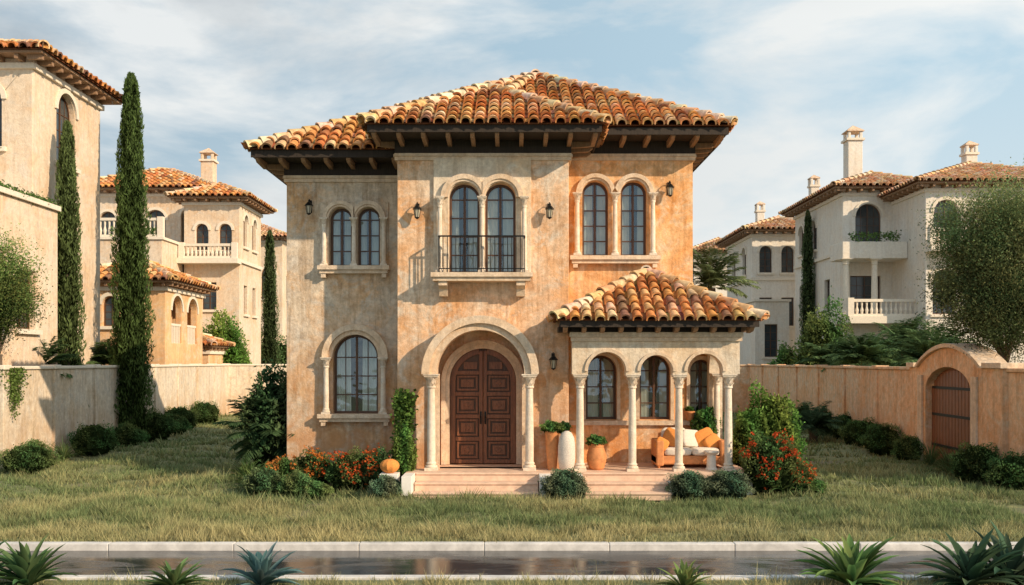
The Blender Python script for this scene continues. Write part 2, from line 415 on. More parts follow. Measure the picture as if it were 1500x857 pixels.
for x in (-1.66,.36): column(COL,x,-.33,.47,2.45,.085,FP,cap=.3)
for x in (-1.60,.30): TRM.box(x-.09,x+.09,-.10,-.003,.47,2.45,FP)
REC=Part('door_recess',M_bay,H)
n=24
vs=[];R=.93
loop=[(-.65-R,.47)]+[(-.65-R*math.cos(pi*i/n),2.44+R*math.sin(pi*i/n)) for i in range(n+1)]+[(-.65+R,.47)]
for x,z in loop: vs+=[(x,.3,z),(x,.75,z)]
REC.add(vs,[(2*i,2*i+1,2*i+3,2*i+2) for i in range(len(loop)-1)])
REC.extrude([rect(-1.7,.4,.47,3.5),arch(-.63,.471,1.44,2.27,24)],.75,.9); REC.done()
TRM.extrude([ring(-.63,2.27,.722,.80,drop=1.79)],.67,.749); TRM.extrude([ring(-.63,2.27,.802,.90,drop=1.79)],.62,.748)
DR=Part('front_door',M_door,H,bevel=.006)
DG=Part('front_door_ground',M_dwood,H)
def half(sx,r):
    c=-.63; pts=[(c+sx*.004,.49),(c+sx*r,.49)]
    for i in range(13):
        a=pi/2*i/12; pts.append((c+sx*max(.004,r*math.cos(a)),2.27+r*math.sin(a)))
    return pts
for sx in (-1,1):
    DG.extrude([half(sx,.72)],.85,.89)
    def bx(xa,xb,za,zb,y0=.79): DR.box(min(xa,xb),max(xa,xb),y0,.851,za,zb)
    bx(-.63+sx*.006,-.63+sx*.085,.49,2.94); bx(-.63+sx*.60,-.63+sx*.715,.49,2.27)
    for zc in (.49,.98,1.47,1.96,2.42): bx(-.63+sx*.086,-.63+sx*.599,zc,zc+.085,.793)
    arcO=[(-.63+sx*.715*math.cos(a),2.27+.715*math.sin(a)) for a in [pi/2*i/12 for i in range(12)]]
    arcI=[(-.63+sx*.60*math.cos(a),2.27+.60*math.sin(a)) for a in [pi/2*i/12 for i in range(12)]]
    DR.extrude([arcO+list(reversed(arcI))],.792,.851)
    for z0,z1 in ((.60,.96),(1.09,1.45),(1.58,1.94),(2.07,2.40)):
        a,b=sorted((-.63+sx*.115,-.63+sx*.57))
        DR.extrude([rect(a,b,z0,z1),rect(a+.045,b-.045,z0+.045,z1-.045)],.815,.851)
        DR.extrude([rect(a+.085,b-.085,z0+.08,z1-.08)],.81,.851)
        DR.extrude([[((a+b)/2-.07,(z0+z1)/2),((a+b)/2,(z0+z1)/2-.06),((a+b)/2+.07,(z0+z1)/2),((a+b)/2,(z0+z1)/2+.06)]],.79,.811)
    a,b=sorted((-.63+sx*.125,-.63+sx*.42)); DR.extrude([rect(a,b,2.54,2.70)],.815,.851)
DR.done(); DG.done()
IR=Part('ironwork',M_iron,H)
for sx in (-1,1):
    IR.box(-.63+sx*.05-.018,-.63+sx*.05+.018,.775,.79,1.35,1.62); IR.tube([(-.63+sx*.05,.77,1.52),(-.63+sx*.05,.72,1.48),(-.63+sx*.05,.72,1.40),(-.63+sx*.05,.77,1.37)],.012)
TRM.box(-1.66,.42,-.50,-.064,4.44,4.53,FB); TRM.box(-1.62,.38,-.45,-.065,4.36,4.438,FB)
for x in (-1.42,.18):
    TRM.extrude([[( -.40,4.358),(-.40,4.27),(-.26,4.20),(-.20,4.06),(-.003,4.06),(-.003,4.358)]],x-.09,x+.09,SWAP)
x0,x1=-1.5,.26
IR.box(x0,x1,-.45,-.42,5.26,5.29); IR.box(x0,x1,-.445,-.425,4.60,4.62)
k=x0
while k<=x1+.001: IR.box(k-.007,k+.007,-.442,-.428,4.53,5.27); k+=.088
for x in (-1.5,.26):
    IR.box(x-.015,x+.015,-.42,-.07,5.26,5.29)
    for i in range(4): IR.box(x-.007,x+.007,-.36+i*.085,-.346+i*.085,4.53,5.27)
IR.done()
PO=Part('porch_arcade',M_porch,H,bevel=.012); FA=TR(0,-.62)
cxs=[1.39,2.46,3.41,4.42]
def arcade_poly(cx,x0,x1,zt,zb,hw):
    pts=[(x0,zt),(x0,zb)]
    for a,b in zip(cx[:-1],cx[1:]):
        l,r=a+hw,b-hw; rad=(r-l)/2; c=(l+r)/2
        pts.append((l,zb))
        for i in range(0,17):
            t=pi-pi*i/16; pts.append((c+rad*math.cos(t),zb+.06+rad*math.sin(t)))
        pts.append((r,zb))
    pts+=[(x1,zb),(x1,zt)]; return pts
PO.extrude([arcade_poly(cxs,1.22,4.62,3.30,2.45,.15)],0,.3,FA)
PO.extrude([arcade_poly([.17,1.68],.31,1.8,3.30,2.45,.14)],0,.3,TR(4.62,-.62,0,90))
PO.box(4.32,4.62,.98,1.19,.47,2.45)
for a,b in zip(cxs[:-1],cxs[1:]):
    l,r=a+.15,b-.15; TRM.extrude([ring((l+r)/2,2.51,(r-l)/2+.004,(r-l)/2+.07)],-.035,-.003,FA)
TRM.box(1.19,4.65,-.05,-.003,3.12,3.20,FA); TRM.box(1.17,4.67,-.09,-.004,3.203,3.30,FA)
TRM.box(4.623,4.67,-.62,1.2,3.12,3.20)
for x in cxs: column(COL,x,-.47,.47,2.45,.08,None,cap=.30)
column(COL,4.47,.86,.47,2.45,.07,None)
PCE=Part('porch_ceiling',M_porch,H); PCE.box(1.19,4.6,-.3,1.19,3.24,3.29); PCE.done()
ST=Part('steps_and_terrace',M_step,H,bevel=.012)
ST.box(-2.15,4.85,-.78,.94,.30,.47); ST.box(.6,4.8,.94,1.19,.30,.468)
for (x0,x1) in ((-1.93,.52),(1.42,3.10)):
    ST.box(x0,x1,-1.10,-.77,.0,.31); ST.box(x0,x1,-1.42,-1.09,0,.155)
    ST.box(x0,x1,-1.125,-1.101,.27,.312); ST.box(x0,x1,-1.445,-1.421,.115,.157); ST.box(x0,x1,-.805,-.781,.43,.472)
WB=Part('terrace_plinth_walls',M_white,H,bevel=.015)
WB.box(-2.15,-1.95,-1.45,-.79,0,.47); WB.box(-2.13,-1.94,-.77,0,0,.299); WB.box(.54,1.40,-1.02,-.79,0,.455); WB.box(3.12,4.83,-.80,-.785,0,.298); WB.box(4.82,4.84,-.78,1.5,0,.298)
WB.box(.54,.68,-1.45,-1.03,0,.46)
WB.done(); ST.done()
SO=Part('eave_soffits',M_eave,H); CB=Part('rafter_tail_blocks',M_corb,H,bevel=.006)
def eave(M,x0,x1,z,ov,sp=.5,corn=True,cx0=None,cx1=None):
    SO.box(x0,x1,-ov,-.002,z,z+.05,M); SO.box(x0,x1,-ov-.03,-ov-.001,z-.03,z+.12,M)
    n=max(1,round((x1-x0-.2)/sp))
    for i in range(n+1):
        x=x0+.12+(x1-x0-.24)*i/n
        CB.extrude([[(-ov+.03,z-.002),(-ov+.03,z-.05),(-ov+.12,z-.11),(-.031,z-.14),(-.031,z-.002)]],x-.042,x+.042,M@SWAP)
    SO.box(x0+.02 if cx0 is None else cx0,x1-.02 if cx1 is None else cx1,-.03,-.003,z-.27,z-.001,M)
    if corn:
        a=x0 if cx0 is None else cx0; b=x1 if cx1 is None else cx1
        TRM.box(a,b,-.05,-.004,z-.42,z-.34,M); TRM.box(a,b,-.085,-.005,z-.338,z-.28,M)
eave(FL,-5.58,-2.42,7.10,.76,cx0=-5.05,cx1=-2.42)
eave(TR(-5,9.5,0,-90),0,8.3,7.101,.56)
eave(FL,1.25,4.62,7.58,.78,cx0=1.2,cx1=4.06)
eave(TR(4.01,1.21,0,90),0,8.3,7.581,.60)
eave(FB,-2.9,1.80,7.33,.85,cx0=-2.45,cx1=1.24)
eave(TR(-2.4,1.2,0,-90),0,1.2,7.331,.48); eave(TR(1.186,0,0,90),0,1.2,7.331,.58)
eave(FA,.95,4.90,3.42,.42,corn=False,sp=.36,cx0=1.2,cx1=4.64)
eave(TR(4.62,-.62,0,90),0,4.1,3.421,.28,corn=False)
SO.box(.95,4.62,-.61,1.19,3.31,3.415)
SO.done(); CB.done()
AP=(.6,4.5,10.0);AP2=(.6,5.5,10.0)
a=(-5.61,.36,7.25);b=(4.68,.36,7.75);c=(4.68,9.6,7.75);d=(-5.61,9.6,7.25)
tiled(H,'roof_front_left',[a,(-.5,.36,7.25),AP]); tiled(H,'roof_front_right',[(-.5,.36,7.75),b,AP])
tiled(H,'roof_right',[b,c,AP2,AP]); tiled(H,'roof_left',[d,a,AP,AP2]); tiled(H,'roof_back',[c,d,AP2])
B0=(-2.95,-.93,7.47);B1=(1.86,-.93,7.47);BA=(-.545,1.5,8.84);BR=(-.545,3.0,8.84)
tiled(H,'bay_roof_front',[B0,B1,BA]); tiled(H,'bay_roof_left',[(-2.95,3.0,7.47),B0,BA,BR]); tiled(H,'bay_roof_right',[B1,(1.86,3.0,7.47),BR,BA])
Q0=(.86,-1.10,3.54);Q1=(4.96,-1.10,3.54);QA=(2.91,.75,4.62);QR=(2.91,3.4,4.62)
tiled(H,'porch_roof_front',[Q0,Q1,QA],w=.25); tiled(H,'porch_roof_right',[Q1,(4.96,3.4,3.54),QR,QA],w=.25); tiled(H,'porch_roof_left',[(.86,1.15,3.54),Q0,QA,(2.91,1.15,4.62)],w=.25)
HT=Part('ridge_tiles',M_tile,H,smooth=True)
for p,q in ((a,AP),(b,AP),(c,AP2),(d,AP2),(AP,AP2),(B0,BA),(B1,BA),(BA,(-.545,2.9,8.84)),((-.35,2.2,8.80),AP),(Q0,QA),(Q1,QA),(QA,(2.91,1.2,4.62))): hip(HT,p,q)
HT.done(recalc=False)
LF=Part('wall_lantern_frames',M_iron,H); LG=Part('wall_lantern_glass',M_lamp,H)
def lantern(x,z,M):
    LF.box(x-.035,x+.035,-.02,-.003,z-.02,z+.26,M); LF.tube([(x,-.02,z+.2),(x,-.09,z+.27),(x,-.16,z+.25),(x,-.17,z+.17)],.011,6,M)
    LG.lathe([(.042,0),(.068,.17)],x,-.17,6,M,z-.05)
    LF.lathe([(.01,-.09),(.03,-.075),(.05,-.06),(.048,-.048)],x,-.17,6,M,z); LF.lathe([(.10,.115),(.075,.15),(.04,.19),(.015,.20),(.02,.225),(.005,.25)],x,-.17,6,M,z)
    for i in range(6):
        t=2*pi*i/6; LF.tube([(x+.044*math.cos(t),-.17+.044*math.sin(t),z-.05),(x+.072*math.cos(t),-.17+.072*math.sin(t),z+.12)],.006,4,M)
for x,z,M in ((-1.97,5.75,FB),(.78,5.75,FB),(.86,2.62,FB),(-4.47,6.02,FL),(3.48,6.42,FL)): lantern(x,z,M)
LF.done(); LG.done(); TRM.done(); TRM2.done(); COL.done(); LW.done(); RW.done(); BY.done(); PO.done()
for p in hp.values(): p.done(recalc=False)

# ============================================================ VILLAS
def villa(name,blocks,loc,mat,extras=None):
    V=root(name,loc)
    P=dict(frame=Part('window_frames',M_dwood,V),glass=Part('window_glass',M_bglass,V),room=None,curtain=None)
    W=Part('walls',mat,V,bevel=.03); T=Part('trim',M_vtrim,V); S=Part('eaves',M_corb,V); RT=Part('ridge_tiles',M_tile,V,smooth=True)
    k=0
    for bl in blocks:
        x0,x1,y0,y1,zb,z1=bl['box']
        faces={'f':(TR(x0,y0),x1-x0),'r':(TR(x1,y0,0,90),y1-y0),'l':(TR(x0,y1,0,-90),y1-y0)}
        for key,(M,ln) in faces.items():
            ws=bl.get(key,[])
            a0,b0=(0,ln) if key=='f' else (.3,ln)
            if key=='l': a0,b0=0,ln-.3
            loops=[rect(a0,b0,zb,z1)]
            for (cx,wz,w,zs,ar) in ws: loops.append(arch(cx,wz,w,zs,12) if ar else rect(cx-w/2,cx+w/2,wz,zs))
            W.extrude(loops,0,.3,M)
            for (cx,wz,w,zs,ar) in ws:
                if ar==2:
                    W.box(cx-w/2-.2,cx+w/2+.2,1.2,1.3,wz-.2,zs+w/2+.2,M); T.box(cx-w/2,cx+w/2,.05,.12,wz+.75,wz+.85,M)
                    for q in range(int(w/.2)): T.box(cx-w/2+.1+q*.2,cx-w/2+.17+q*.2,.06,.11,wz,wz+.75,M)
                    T.extrude([ring(cx,zs,w/2+.01,w/2+.14,16)],-.05,-.004,M)
                    continue
                win(P,M,cx,wz,w,zs,bool(ar),.18,3,False,False)
                if ar: T.extrude([ring(cx,zs,w/2+.01,w/2+.16,16)],-.06,-.004,M)
                T.box(cx-w/2-.15,cx+w/2+.15,-.12,-.004,wz-.14,wz-.01,M)
        W.box(x0+.3,x1-.3,y1-.3,y1-.003,zb,z1)
        W.box(x0+.29,x1-.29,y0+.29,y1-.3,z1-.1,z1-.01)
        for z in bl.get('bands',[]): T.box(x0-.12,x1+.12,y0-.12,y1-.1,z,z+.18)
        if bl.get('roof',True):
            o=bl.get('ov',.6); sl=bl.get('sl',.42); e=z1+.1
            X0,X1,Y0,Y1=x0-o,x1+o,y0-o,y1+o
            hx,hy=(X1-X0)/2,(Y1-Y0)/2; m=min(hx,hy); zr=e+m*sl
            A=((X0+X1)/2-(hx-m),(Y0+Y1)/2-(hy-m),zr); B=((X0+X1)/2+(hx-m),(Y0+Y1)/2+(hy-m),zr)
            c0,c1,c2,c3=(X0,Y0,e),(X1,Y0,e),(X1,Y1,e),(X0,Y1,e)
            S.box(X0+.08,X1-.08,Y0+.08,Y1-.08,z1-.0,z1+.08)
            T.box(x0-.1,x1+.1,y0-.1,y1+.1,z1-.32,z1-.16)
            n=int((X1-X0)/.6)
            for i in range(n): xx=X0+.3+i*.6; S.box(xx-.06,xx+.06,Y0+.15,y0-.002,z1-.14,z1-.001)
            n=int((Y1-Y0)/.6)
            for i in range(n):
                yy=Y0+.3+i*.6; S.box(x1+.002,X1-.15,yy-.06,yy+.06,z1-.14,z1-.001); S.box(X0+.15,x0-.002,yy-.06,yy+.06,z1-.14,z1-.001)
            if hx>=hy: fr=[c0,c1,B,A];ri=[c1,c2,B];le=[c3,c0,A]
            else: fr=[c0,c1,A];ri=[c1,c2,B,A];le=[c3,c0,A,B]
            kw=dict(w=.34,L=.45,seg=4,pal=bl.get('pal',PAL_HAZE))
            for nm,pp in (('front',fr),('right',ri),('left',le)): tiled(V,'roof_%s_%d'%(nm,k),pp,**kw)
            Bb=Part('roof_back_%d'%k,M_tile,V); Bb.cur=(.45,.22,.12)
            bk=[c2,c3,A,B] if hx>=hy else [c2,c3,B]
            Bb.add(bk,[tuple(range(len(bk)))]); Bb.done()
            for p,q in ((c0,A),(c1,B if hx>=hy else A),(c2,B),(c3,A if hx>=hy else B),(A,B)):
                if (Vector(p)-Vector(q)).length>.3: hip(RT,p,q,r=.17,L=.5)
        else:
            T.box(x0-.1,x1+.1,y0-.1,y1,z1,z1+.14)
        k+=1
    for ex in (extras or []):
        if ex[0]=='chim':
            _,x,y,z,h,w=ex
            W.box(x-w/2,x+w/2,y-w/2,y+w/2,z,z+h); T.box(x-w*.62,x+w*.62,y-w*.62,y+w*.62,z+h,z+h+.12)
            for sx in(-1,1):
                for sy in (-1,1): W.box(x+sx*w*.4-.08,x+sx*w*.4+.08,y+sy*w*.4-.08,y+sy*w*.4+.08,z+h+.12,z+h+.5)
            RT.cur=(.72,.54,.40); RT.lathe([(w*.85,0),(w*.8,.06),(.02,w*.5)],x,y,4,None,z+h+.5,rot=pi/4)
        elif ex[0]=='bal':
            _,x0,x1,y,z,h=ex
            T.box(x0,x1,y-.1,y+.1,z+h-.14,z+h); T.box(x0,x1,y-.1,y+.1,z,z+.12)
            n=int((x1-x0)/.24)
            for i in range(n+1):
                xx=x0+.1+(x1-x0-.2)*i/n; T.lathe([(.05,0),(.085,(h-.26)*.3),(.04,(h-.26)*.6),(.06,h-.26)],xx,y,6,None,z+.12,cap=False)
            for xx in (x0,x1): T.box(xx-.15,xx+.15,y-.15,y+.15,z,z+h+.06)
        elif ex[0]=='box': T.box(*ex[1])
        elif ex[0]=='wbox': W.box(*ex[1])
        elif ex[0]=='col': column(T,ex[1],ex[2],ex[3],ex[4],ex[5],None,False,cap=.3,n=10)
    for p in (W,T,S,P['frame']): p.done()
    P['glass'].done(recalc=False); RT.done(recalc=False)
    return V
villa('neighbouring_villa',[
 dict(box=(-20,-14.04,8,12.6,0,11.6),r=[(2.1,8.9,1.25,10.5,1)],f=[(4.6,9.0,.9,10.4,1),(3.2,3,1,5,0)],bands=[],ov=.6,sl=.35,pal=PAL),
 dict(box=(-21,-13.3,4.6,8.0-.01,0,7.1),roof=False,r=[(1.6,3.6,1.0,5.2,0)],f=[(6.4,3.4,1.1,5.2,0)]),
 ],(-17,10,0),M_vA)
villa('small_loggia_villa',[
 dict(box=(-18.4,-14.5,20,24.8,0,6.0),f=[(1.6,4.2,.7,5.1,1)],r=[(1.35,3.5,1.3,4.9,2),(3.35,3.5,1.3,4.9,2)],ov=.55,sl=.42,pal=PAL),
 dict(box=(-16.6,-14.6,26,28.4,0,3.4),ov=.35,sl=.4,pal=PAL)],(-16,22,0),M_vB)
villa('terraced_villa',[
 dict(box=(-25.5,-17.8,36,43,0,12.7),f=[(4.6,9.7,1.2,11.0,1),(6.6,8.6,1.0,11.2,2),(1.8,9.7,1.0,11,1)],r=[],ov=.8,sl=.42,pal=PAL),
 dict(box=(-18.2,-15.1,33,37.5,0,11.7),f=[(1.0,8.9,.7,10.0,1),(2.3,8.9,.7,10.0,1),(1.4,5.6,.8,7.1,0)],r=[(1.2,9.2,.8,10.6,1),(3.0,9.2,.8,10.6,1),(1.2,5.4,.7,7.0,0),(3.0,5.4,.7,7.0,0)],bands=[8.2],ov=.7,sl=.42,pal=PAL),
 dict(box=(-24,-18.3,30,36,0,9.1),roof=False,f=[(3.8,5.6,1,7.2,1)])],
 (-20,36,0),M_vA,[('chim',-18.4,38,13,1.8,.75),('bal',-23.8,-18.4,30.1,9.24,1.0),('bal',-18.1,-15.2,32.4,8.38,.8),('box',(-18.3,-15.0,32.2,33,8.1,8.38))])
villa('distant_villa',[dict(box=(-25,-19.2,60,68,0,13.0),f=[(4.6,8,1.2,10,1)],r=[(2,8,1.2,10,1)],ov=.8)],(-22,64,0),M_vA)
villa('white_balcony_villa',[
 dict(box=(17.3,22,30,38.4,0,11.7),f=[(1.35,8.95,1.35,10.3,1),(1.2,5.2,1.6,7.2,0),(3.4,5.2,1.2,7.2,0)],l=[(1.3,9.1,1.0,10.3,1),(3.6,9.1,1.0,10.3,1),(5.9,5.4,.9,7.2,0),(3.4,5.4,.9,7.2,0),(1.3,5.4,.9,7.2,0)],bands=[8.35],ov=.7,sl=.38),
 dict(box=(19.9,28,26,35,0,11.2),f=[(1.0,8.7,1.2,9.9,1),(4.2,8.7,1.2,9.9,1),(.9,5.0,1.1,6.6,1),(2.5,5.0,1.1,6.6,1),(4.1,5.0,1.1,6.6,1),(1.6,1.8,1.3,3.0,1)],ov=.7,sl=.36),
 ],(20,30,0),M_vD,[('chim',18.9,33,12.2,2.7,.8),('chim',24.4,31,12.7,1.0,.6),('chim',18.0,37,12.2,.9,.5),
   ('wbox',(16.6,19.88,28.0,29.9,7.9,8.75)),('wbox',(16.6,19.88,28.0,29.9,4.6,4.95)),('wbox',(16.9,19.88,28.6,29.9,0,4.6)),
   ('col',16.85,28.25,4.95,7.9,.16),('col',18.3,28.25,4.95,7.9,.16),('bal',16.7,21.2,27.2,4.95,.85),('box',(16.6,21.3,27.0,28.0,4.6,4.95)),
   ('bal',19.9,23.4,25.3,8.2,.85),('box',(19.8,23.5,25.1,26,7.95,8.2))])
villa('white_side_villa',[dict(box=(15.3,20,41,48,0,11.0),f=[(.9,8.4,.8,9.7,1),(2.3,8.4,.8,9.7,1),(.9,5,.8,6.8,0),(2.3,5,.8,6.8,0)],l=[(2,8.4,1,9.7,1),(5,8.4,1,9.7,1)],bands=[7.9],ov=.7,sl=.36),
  dict(box=(14.9,17,38.6,41,0,6.4),roof=False,f=[(1,3,.8,5,0)])],(17,44,0),M_vD,[('chim',16.6,44,11.4,1.3,.5)])
villa('distant_villa',[dict(box=(17.5,23.5,72,80,0,13.2),f=[(1.5,10,1,11.4,1),(4,10,1,11.4,1)],ov=.8)],(20,76,0),M_vD)

# ============================================================ GARDEN WALLS + GATE
def gwall(name,p0,p1,h,mat,pil,skip=None,th=.22):
    W=root(name,(p0[0],p0[1],0)); d=Vector((p1[0]-p0[0],p1[1]-p0[1])); ln=d.length; A=math.degrees(math.atan2(d.y,d.x))
    M=TR(p0[0],p0[1],0,A); w=Part('wall',mat,W,bevel=.02); c=Part('coping',M_vtrim if mat is M_wallL else mat,W,bevel=.02)
    segs=[(0,ln)] if not skip else [(0,skip[0]),(skip[1],ln)]
    for a0,b0 in segs:
        w.box(a0,b0,-th/2,th/2,0,h,M); c.box(a0,b0,-th/2-.05,th/2+.05,h+.002,h+.09,M)
    t=0
    while t<=ln:
        if not(skip and skip[0]-.3<t<skip[1]+.3):
            w.box(t-.16,t+.16,-th/2-.06,th/2+.06,0,h-.003,M)
            c.box(t-.2,t+.2,-th/2-.1,th/2+.1,h+.004,h+.12,M)
        t+=pil
    w.done(); c.done(); return M
gwall('garden_wall',(-12.55,3.4),(-14.35,28),2.5,M_wallL,3.1)
gwall('garden_wall',(-14.35,28),(-8.0,29.5),2.5,M_wallL,3.2)
gwall('garden_wall',(12.5,30),(10.87,-.6),2.47,M_wallR,3.4,skip=(23.6,29.1))
gwall('garden_wall',(12.5,30),(8.2,31),2.47,M_wallR,3.4)
G=root('garden_gate',(11.1,4.1,0)); d=Vector((10.87-12.5,-.6-30)); A=math.degrees(math.atan2(d.y,d.x)); GM=TR(12.5,30,0,A)
gp=Part('gate_portal',M_wallR,G,bevel=.02); gt=Part('gate_coping',M_trim,G,bevel=.02); gd=Part('gate_leaves',M_door,G,bevel=.01); gi=Part('gate_ironwork',M_iron,G)
gc=26.1 ; zt=2.55
def segarch(cx,hw,z0,rise,n=16):
    return [(cx+hw-2*hw*i/n, z0+rise*max(0,math.sin(pi*i/n))**.8) for i in range(n+1)]
top=[(23.55,0),(29.15,0),(29.15,zt),(28.4,zt)]+segarch(gc+.05,1.95,zt,.50)+[(23.55,zt)]
door=[(gc-1.42,.02),(gc+1.42,.02),(gc+1.42,1.95)]+[(gc+1.42*math.cos(pi*i/16),1.95+.62*math.sin(pi*i/16)) for i in range(1,16)]+[(gc-1.42,1.95)]
gp.extrude([top,door],-.22,.3,GM)
o=segarch(gc+.05,2.1,zt+.003,.61); i_=segarch(gc+.05,1.96,zt+.003,.505)
gt.extrude([o+list(reversed(i_))],-.30,.38,GM); gt.box(23.48,24.0,-.30,.38,zt+.004,zt+.13,GM); gt.box(28.25,29.22,-.30,.38,zt+.004,zt+.13,GM)
for xx in (24.25,27.62):
    for yy in ((-.28,-.221),(.301,.36)): gt.box(xx,xx+.3,yy[0],yy[1],0,zt-.2,GM)
dl=[(gc-1.40,.06),(gc+1.40,.06),(gc+1.40,1.95)]+[(gc+1.40*math.cos(pi*i/16),1.95+.60*math.sin(pi*i/16)) for i in range(1,16)]+[(gc-1.40,1.95)]
gd.extrude([dl],-.02,.04,GM)
for k in range(15):
    x=gc-1.36+k*.194; zz=1.95+.60*math.sqrt(max(0,1-((x-gc)/1.4)**2))-.06
    for yy in ((.041,.07),(-.05,-.021)): gd.box(x-.085,x+.085,yy[0],yy[1],.1,zz,GM)
for z in (.5,1.3,2.0):
    gi.box(gc-1.36,gc+1.36,-.068,-.051,z,z+.07,GM); gi.box(gc-1.36,gc+1.36,.071,.085,z,z+.07,GM)
gi.box(gc-.03,gc+.03,.0705,.09,.1,2.5,GM)
for p in (gp,gt,gd,gi): p.done()

# ============================================================ GROUND
def gz(x,y): return .07*(np.sin(x*.9+1.3*np.sin(y*.5))*np.sin(y*.8+.7)+.75*np.sin(x*2.3+y*1.7)*np.sin(y*2.1-x*.6)+.4*np.sin(x*4.1+np.sin(y*3))*np.sin(y*5.3))
def gmat(name,c1,c2,c3,s=1.2):
    m,nt,b=newmat(name); v=coords(nt)
    c=mix(nt,ramp(nt,noise(nt,s,5,.7,.5,v),.35,.65),c1,c2); c=mix(nt,ramp(nt,noise(nt,s*8,4,.7,0,v),.4,.7),c,c3)
    nt.links.new(c,b.inputs['Base Color']); b.inputs['Roughness'].default_value=.95; bump(nt,b,noise(nt,s*25,4,.7,0,v),.6,.04); return m
M_gnd=gmat('soil_and_grass',(.15,.18,.08),(.26,.24,.11),(.12,.14,.06))
M_terr=gmat('dry_terrain',(.16,.15,.08),(.22,.18,.11),(.10,.11,.05),.15)
g=Part('ground',M_terr,None); g.add([(-900,-60,-.03),(900,-60,-.03),(900,1500,-.03),(-900,1500,-.03)],[(0,1,2,3)]); g.done()
def lawnz(x,y): return gz(x,y)*np.clip((y+6.12)/.8,0,1)*np.where(y>-6,1,0)+.03
xs=np.linspace(-16,16,200); ys=np.linspace(-6.12,34,240)
XX,YY=np.meshgrid(xs,ys); ZZ=lawnz(XX,YY)
me=bpy.data.meshes.new('lawn'); vs=np.stack([XX.ravel(),YY.ravel(),ZZ.ravel()],1)
fs=[(j*200+i,j*200+i+1,(j+1)*200+i+1,(j+1)*200+i) for j in range(239) for i in range(199)]
me.from_pydata(vs.tolist(),[],fs); me.materials.append(M_gnd); me.polygons.foreach_set('use_smooth',[True]*len(fs))
lawn=bpy.data.objects.new('lawn',me); col.objects.link(lawn)
M_hill=gmat('hill_scrub',(.16,.19,.13),(.23,.22,.15),(.13,.16,.12),.03)
hp_=Part('hill',M_hill,None,smooth=True); nx=80
vs=[];fs=[]
for j in range(8):
    for i in range(nx+1):
        x=-500+1000*i/nx; t=j/7; h=(14+9*math.sin(x*.013+1)+5*math.sin(x*.041)+3*math.sin(x*.1))*math.sin(pi*t/2)
        vs.append((x,230+t*120,max(-1,h)-1))
for j in range(7):
    for i in range(nx): a_=j*(nx+1)+i; fs.append((a_,a_+1,a_+nx+2,a_+nx+1))
hp_.add(vs,fs); hp_.done()
m,nt,b=newmat('wet_asphalt'); v=coords(nt)
mpw=nt.nodes.new('ShaderNodeMapping'); mpw.inputs['Scale'].default_value=(.6,1.6,1); nt.links.new(v,mpw.inputs[0])
wet=noise(nt,.9,6,.65,.6,mpw.outputs[0])
c=mix(nt,ramp(nt,noise(nt,60,4,.7,0,v),.35,.7),(.06,.061,.066),(.12,.12,.12)); c=mix(nt,ramp(nt,wet,.42,.56),c,(.035,.037,.04)); nt.links.new(c,b.inputs['Base Color'])
nt.links.new(ramp(nt,wet,.43,.54,(.36,.36,.36,1),(.06,.06,.06,1)),b.inputs['Roughness']); bump(nt,b,noise(nt,90,4,.7,0,v),.08,.005)
g=Part('road',m,None); g.box(-60,60,-8.15,-6.28,-.028,-.012); g.done()
M_kerb=plain('kerb_stone',(.60,.58,.56),.8,.24,4,.3)
for nm,y0,y1,h in (('kerb',-6.28,-6.12,.09),('kerb',-8.30,-8.15,.06)):
    g=Part(nm,M_kerb,None,bevel=.012); x=-40
    while x<40: g.box(x+.003,x+1.797,y0,y1,-.1,h+random.uniform(-.003,.003)); x+=1.8
    g.done()
g=Part('verge',M_gnd,None); g.box(-40,40,-24,-8.31,-.028,.03); g.done()

# ============================================================ VEGETATION
def quadmesh(name,V,C,mat,parent=None,loc=None,nv=4):
    n=len(V)//nv; me=bpy.data.meshes.new(name); me.vertices.add(len(V)); me.loops.add(len(V)); me.polygons.add(n)
    me.vertices.foreach_set('co',V.astype(np.float32).ravel()); me.loops.foreach_set('vertex_index',np.arange(len(V),dtype=np.int32))
    me.polygons.foreach_set('loop_start',np.arange(0,len(V),nv,dtype=np.int32))
    ca=me.color_attributes.new('Col','FLOAT_COLOR','POINT'); ca.data.foreach_set('color',np.concatenate([C,np.ones((len(C),1))],1).astype(np.float32).ravel())
    me.update(calc_edges=True); me.materials.append(mat)
    o=bpy.data.objects.new(name,me); col.objects.link(o)
    if loc is not None: o.location=loc
    if parent: setparent(o,parent)
    return o
def leaves(P,size,asp=.45,up=0.0,out=None):
    n=len(P); d=rng.normal(size=(n,3))
    if out is not None: d=d*.8+out
    d[:,2]+=up; d/=np.linalg.norm(d,axis=1)[:,None]
    q=rng.normal(size=(n,3)); w=np.cross(d,q); w/=np.linalg.norm(w,axis=1)[:,None]+1e-9
    s=(size*rng.uniform(.6,1.3,n))[:,None]
    V=np.empty((n,4,3)); V[:,0]=P-d*s*.5; V[:,1]=P+w*s*asp*.5; V[:,2]=P+d*s*.5; V[:,3]=P-w*s*asp*.5
    return V.reshape(-1,3)
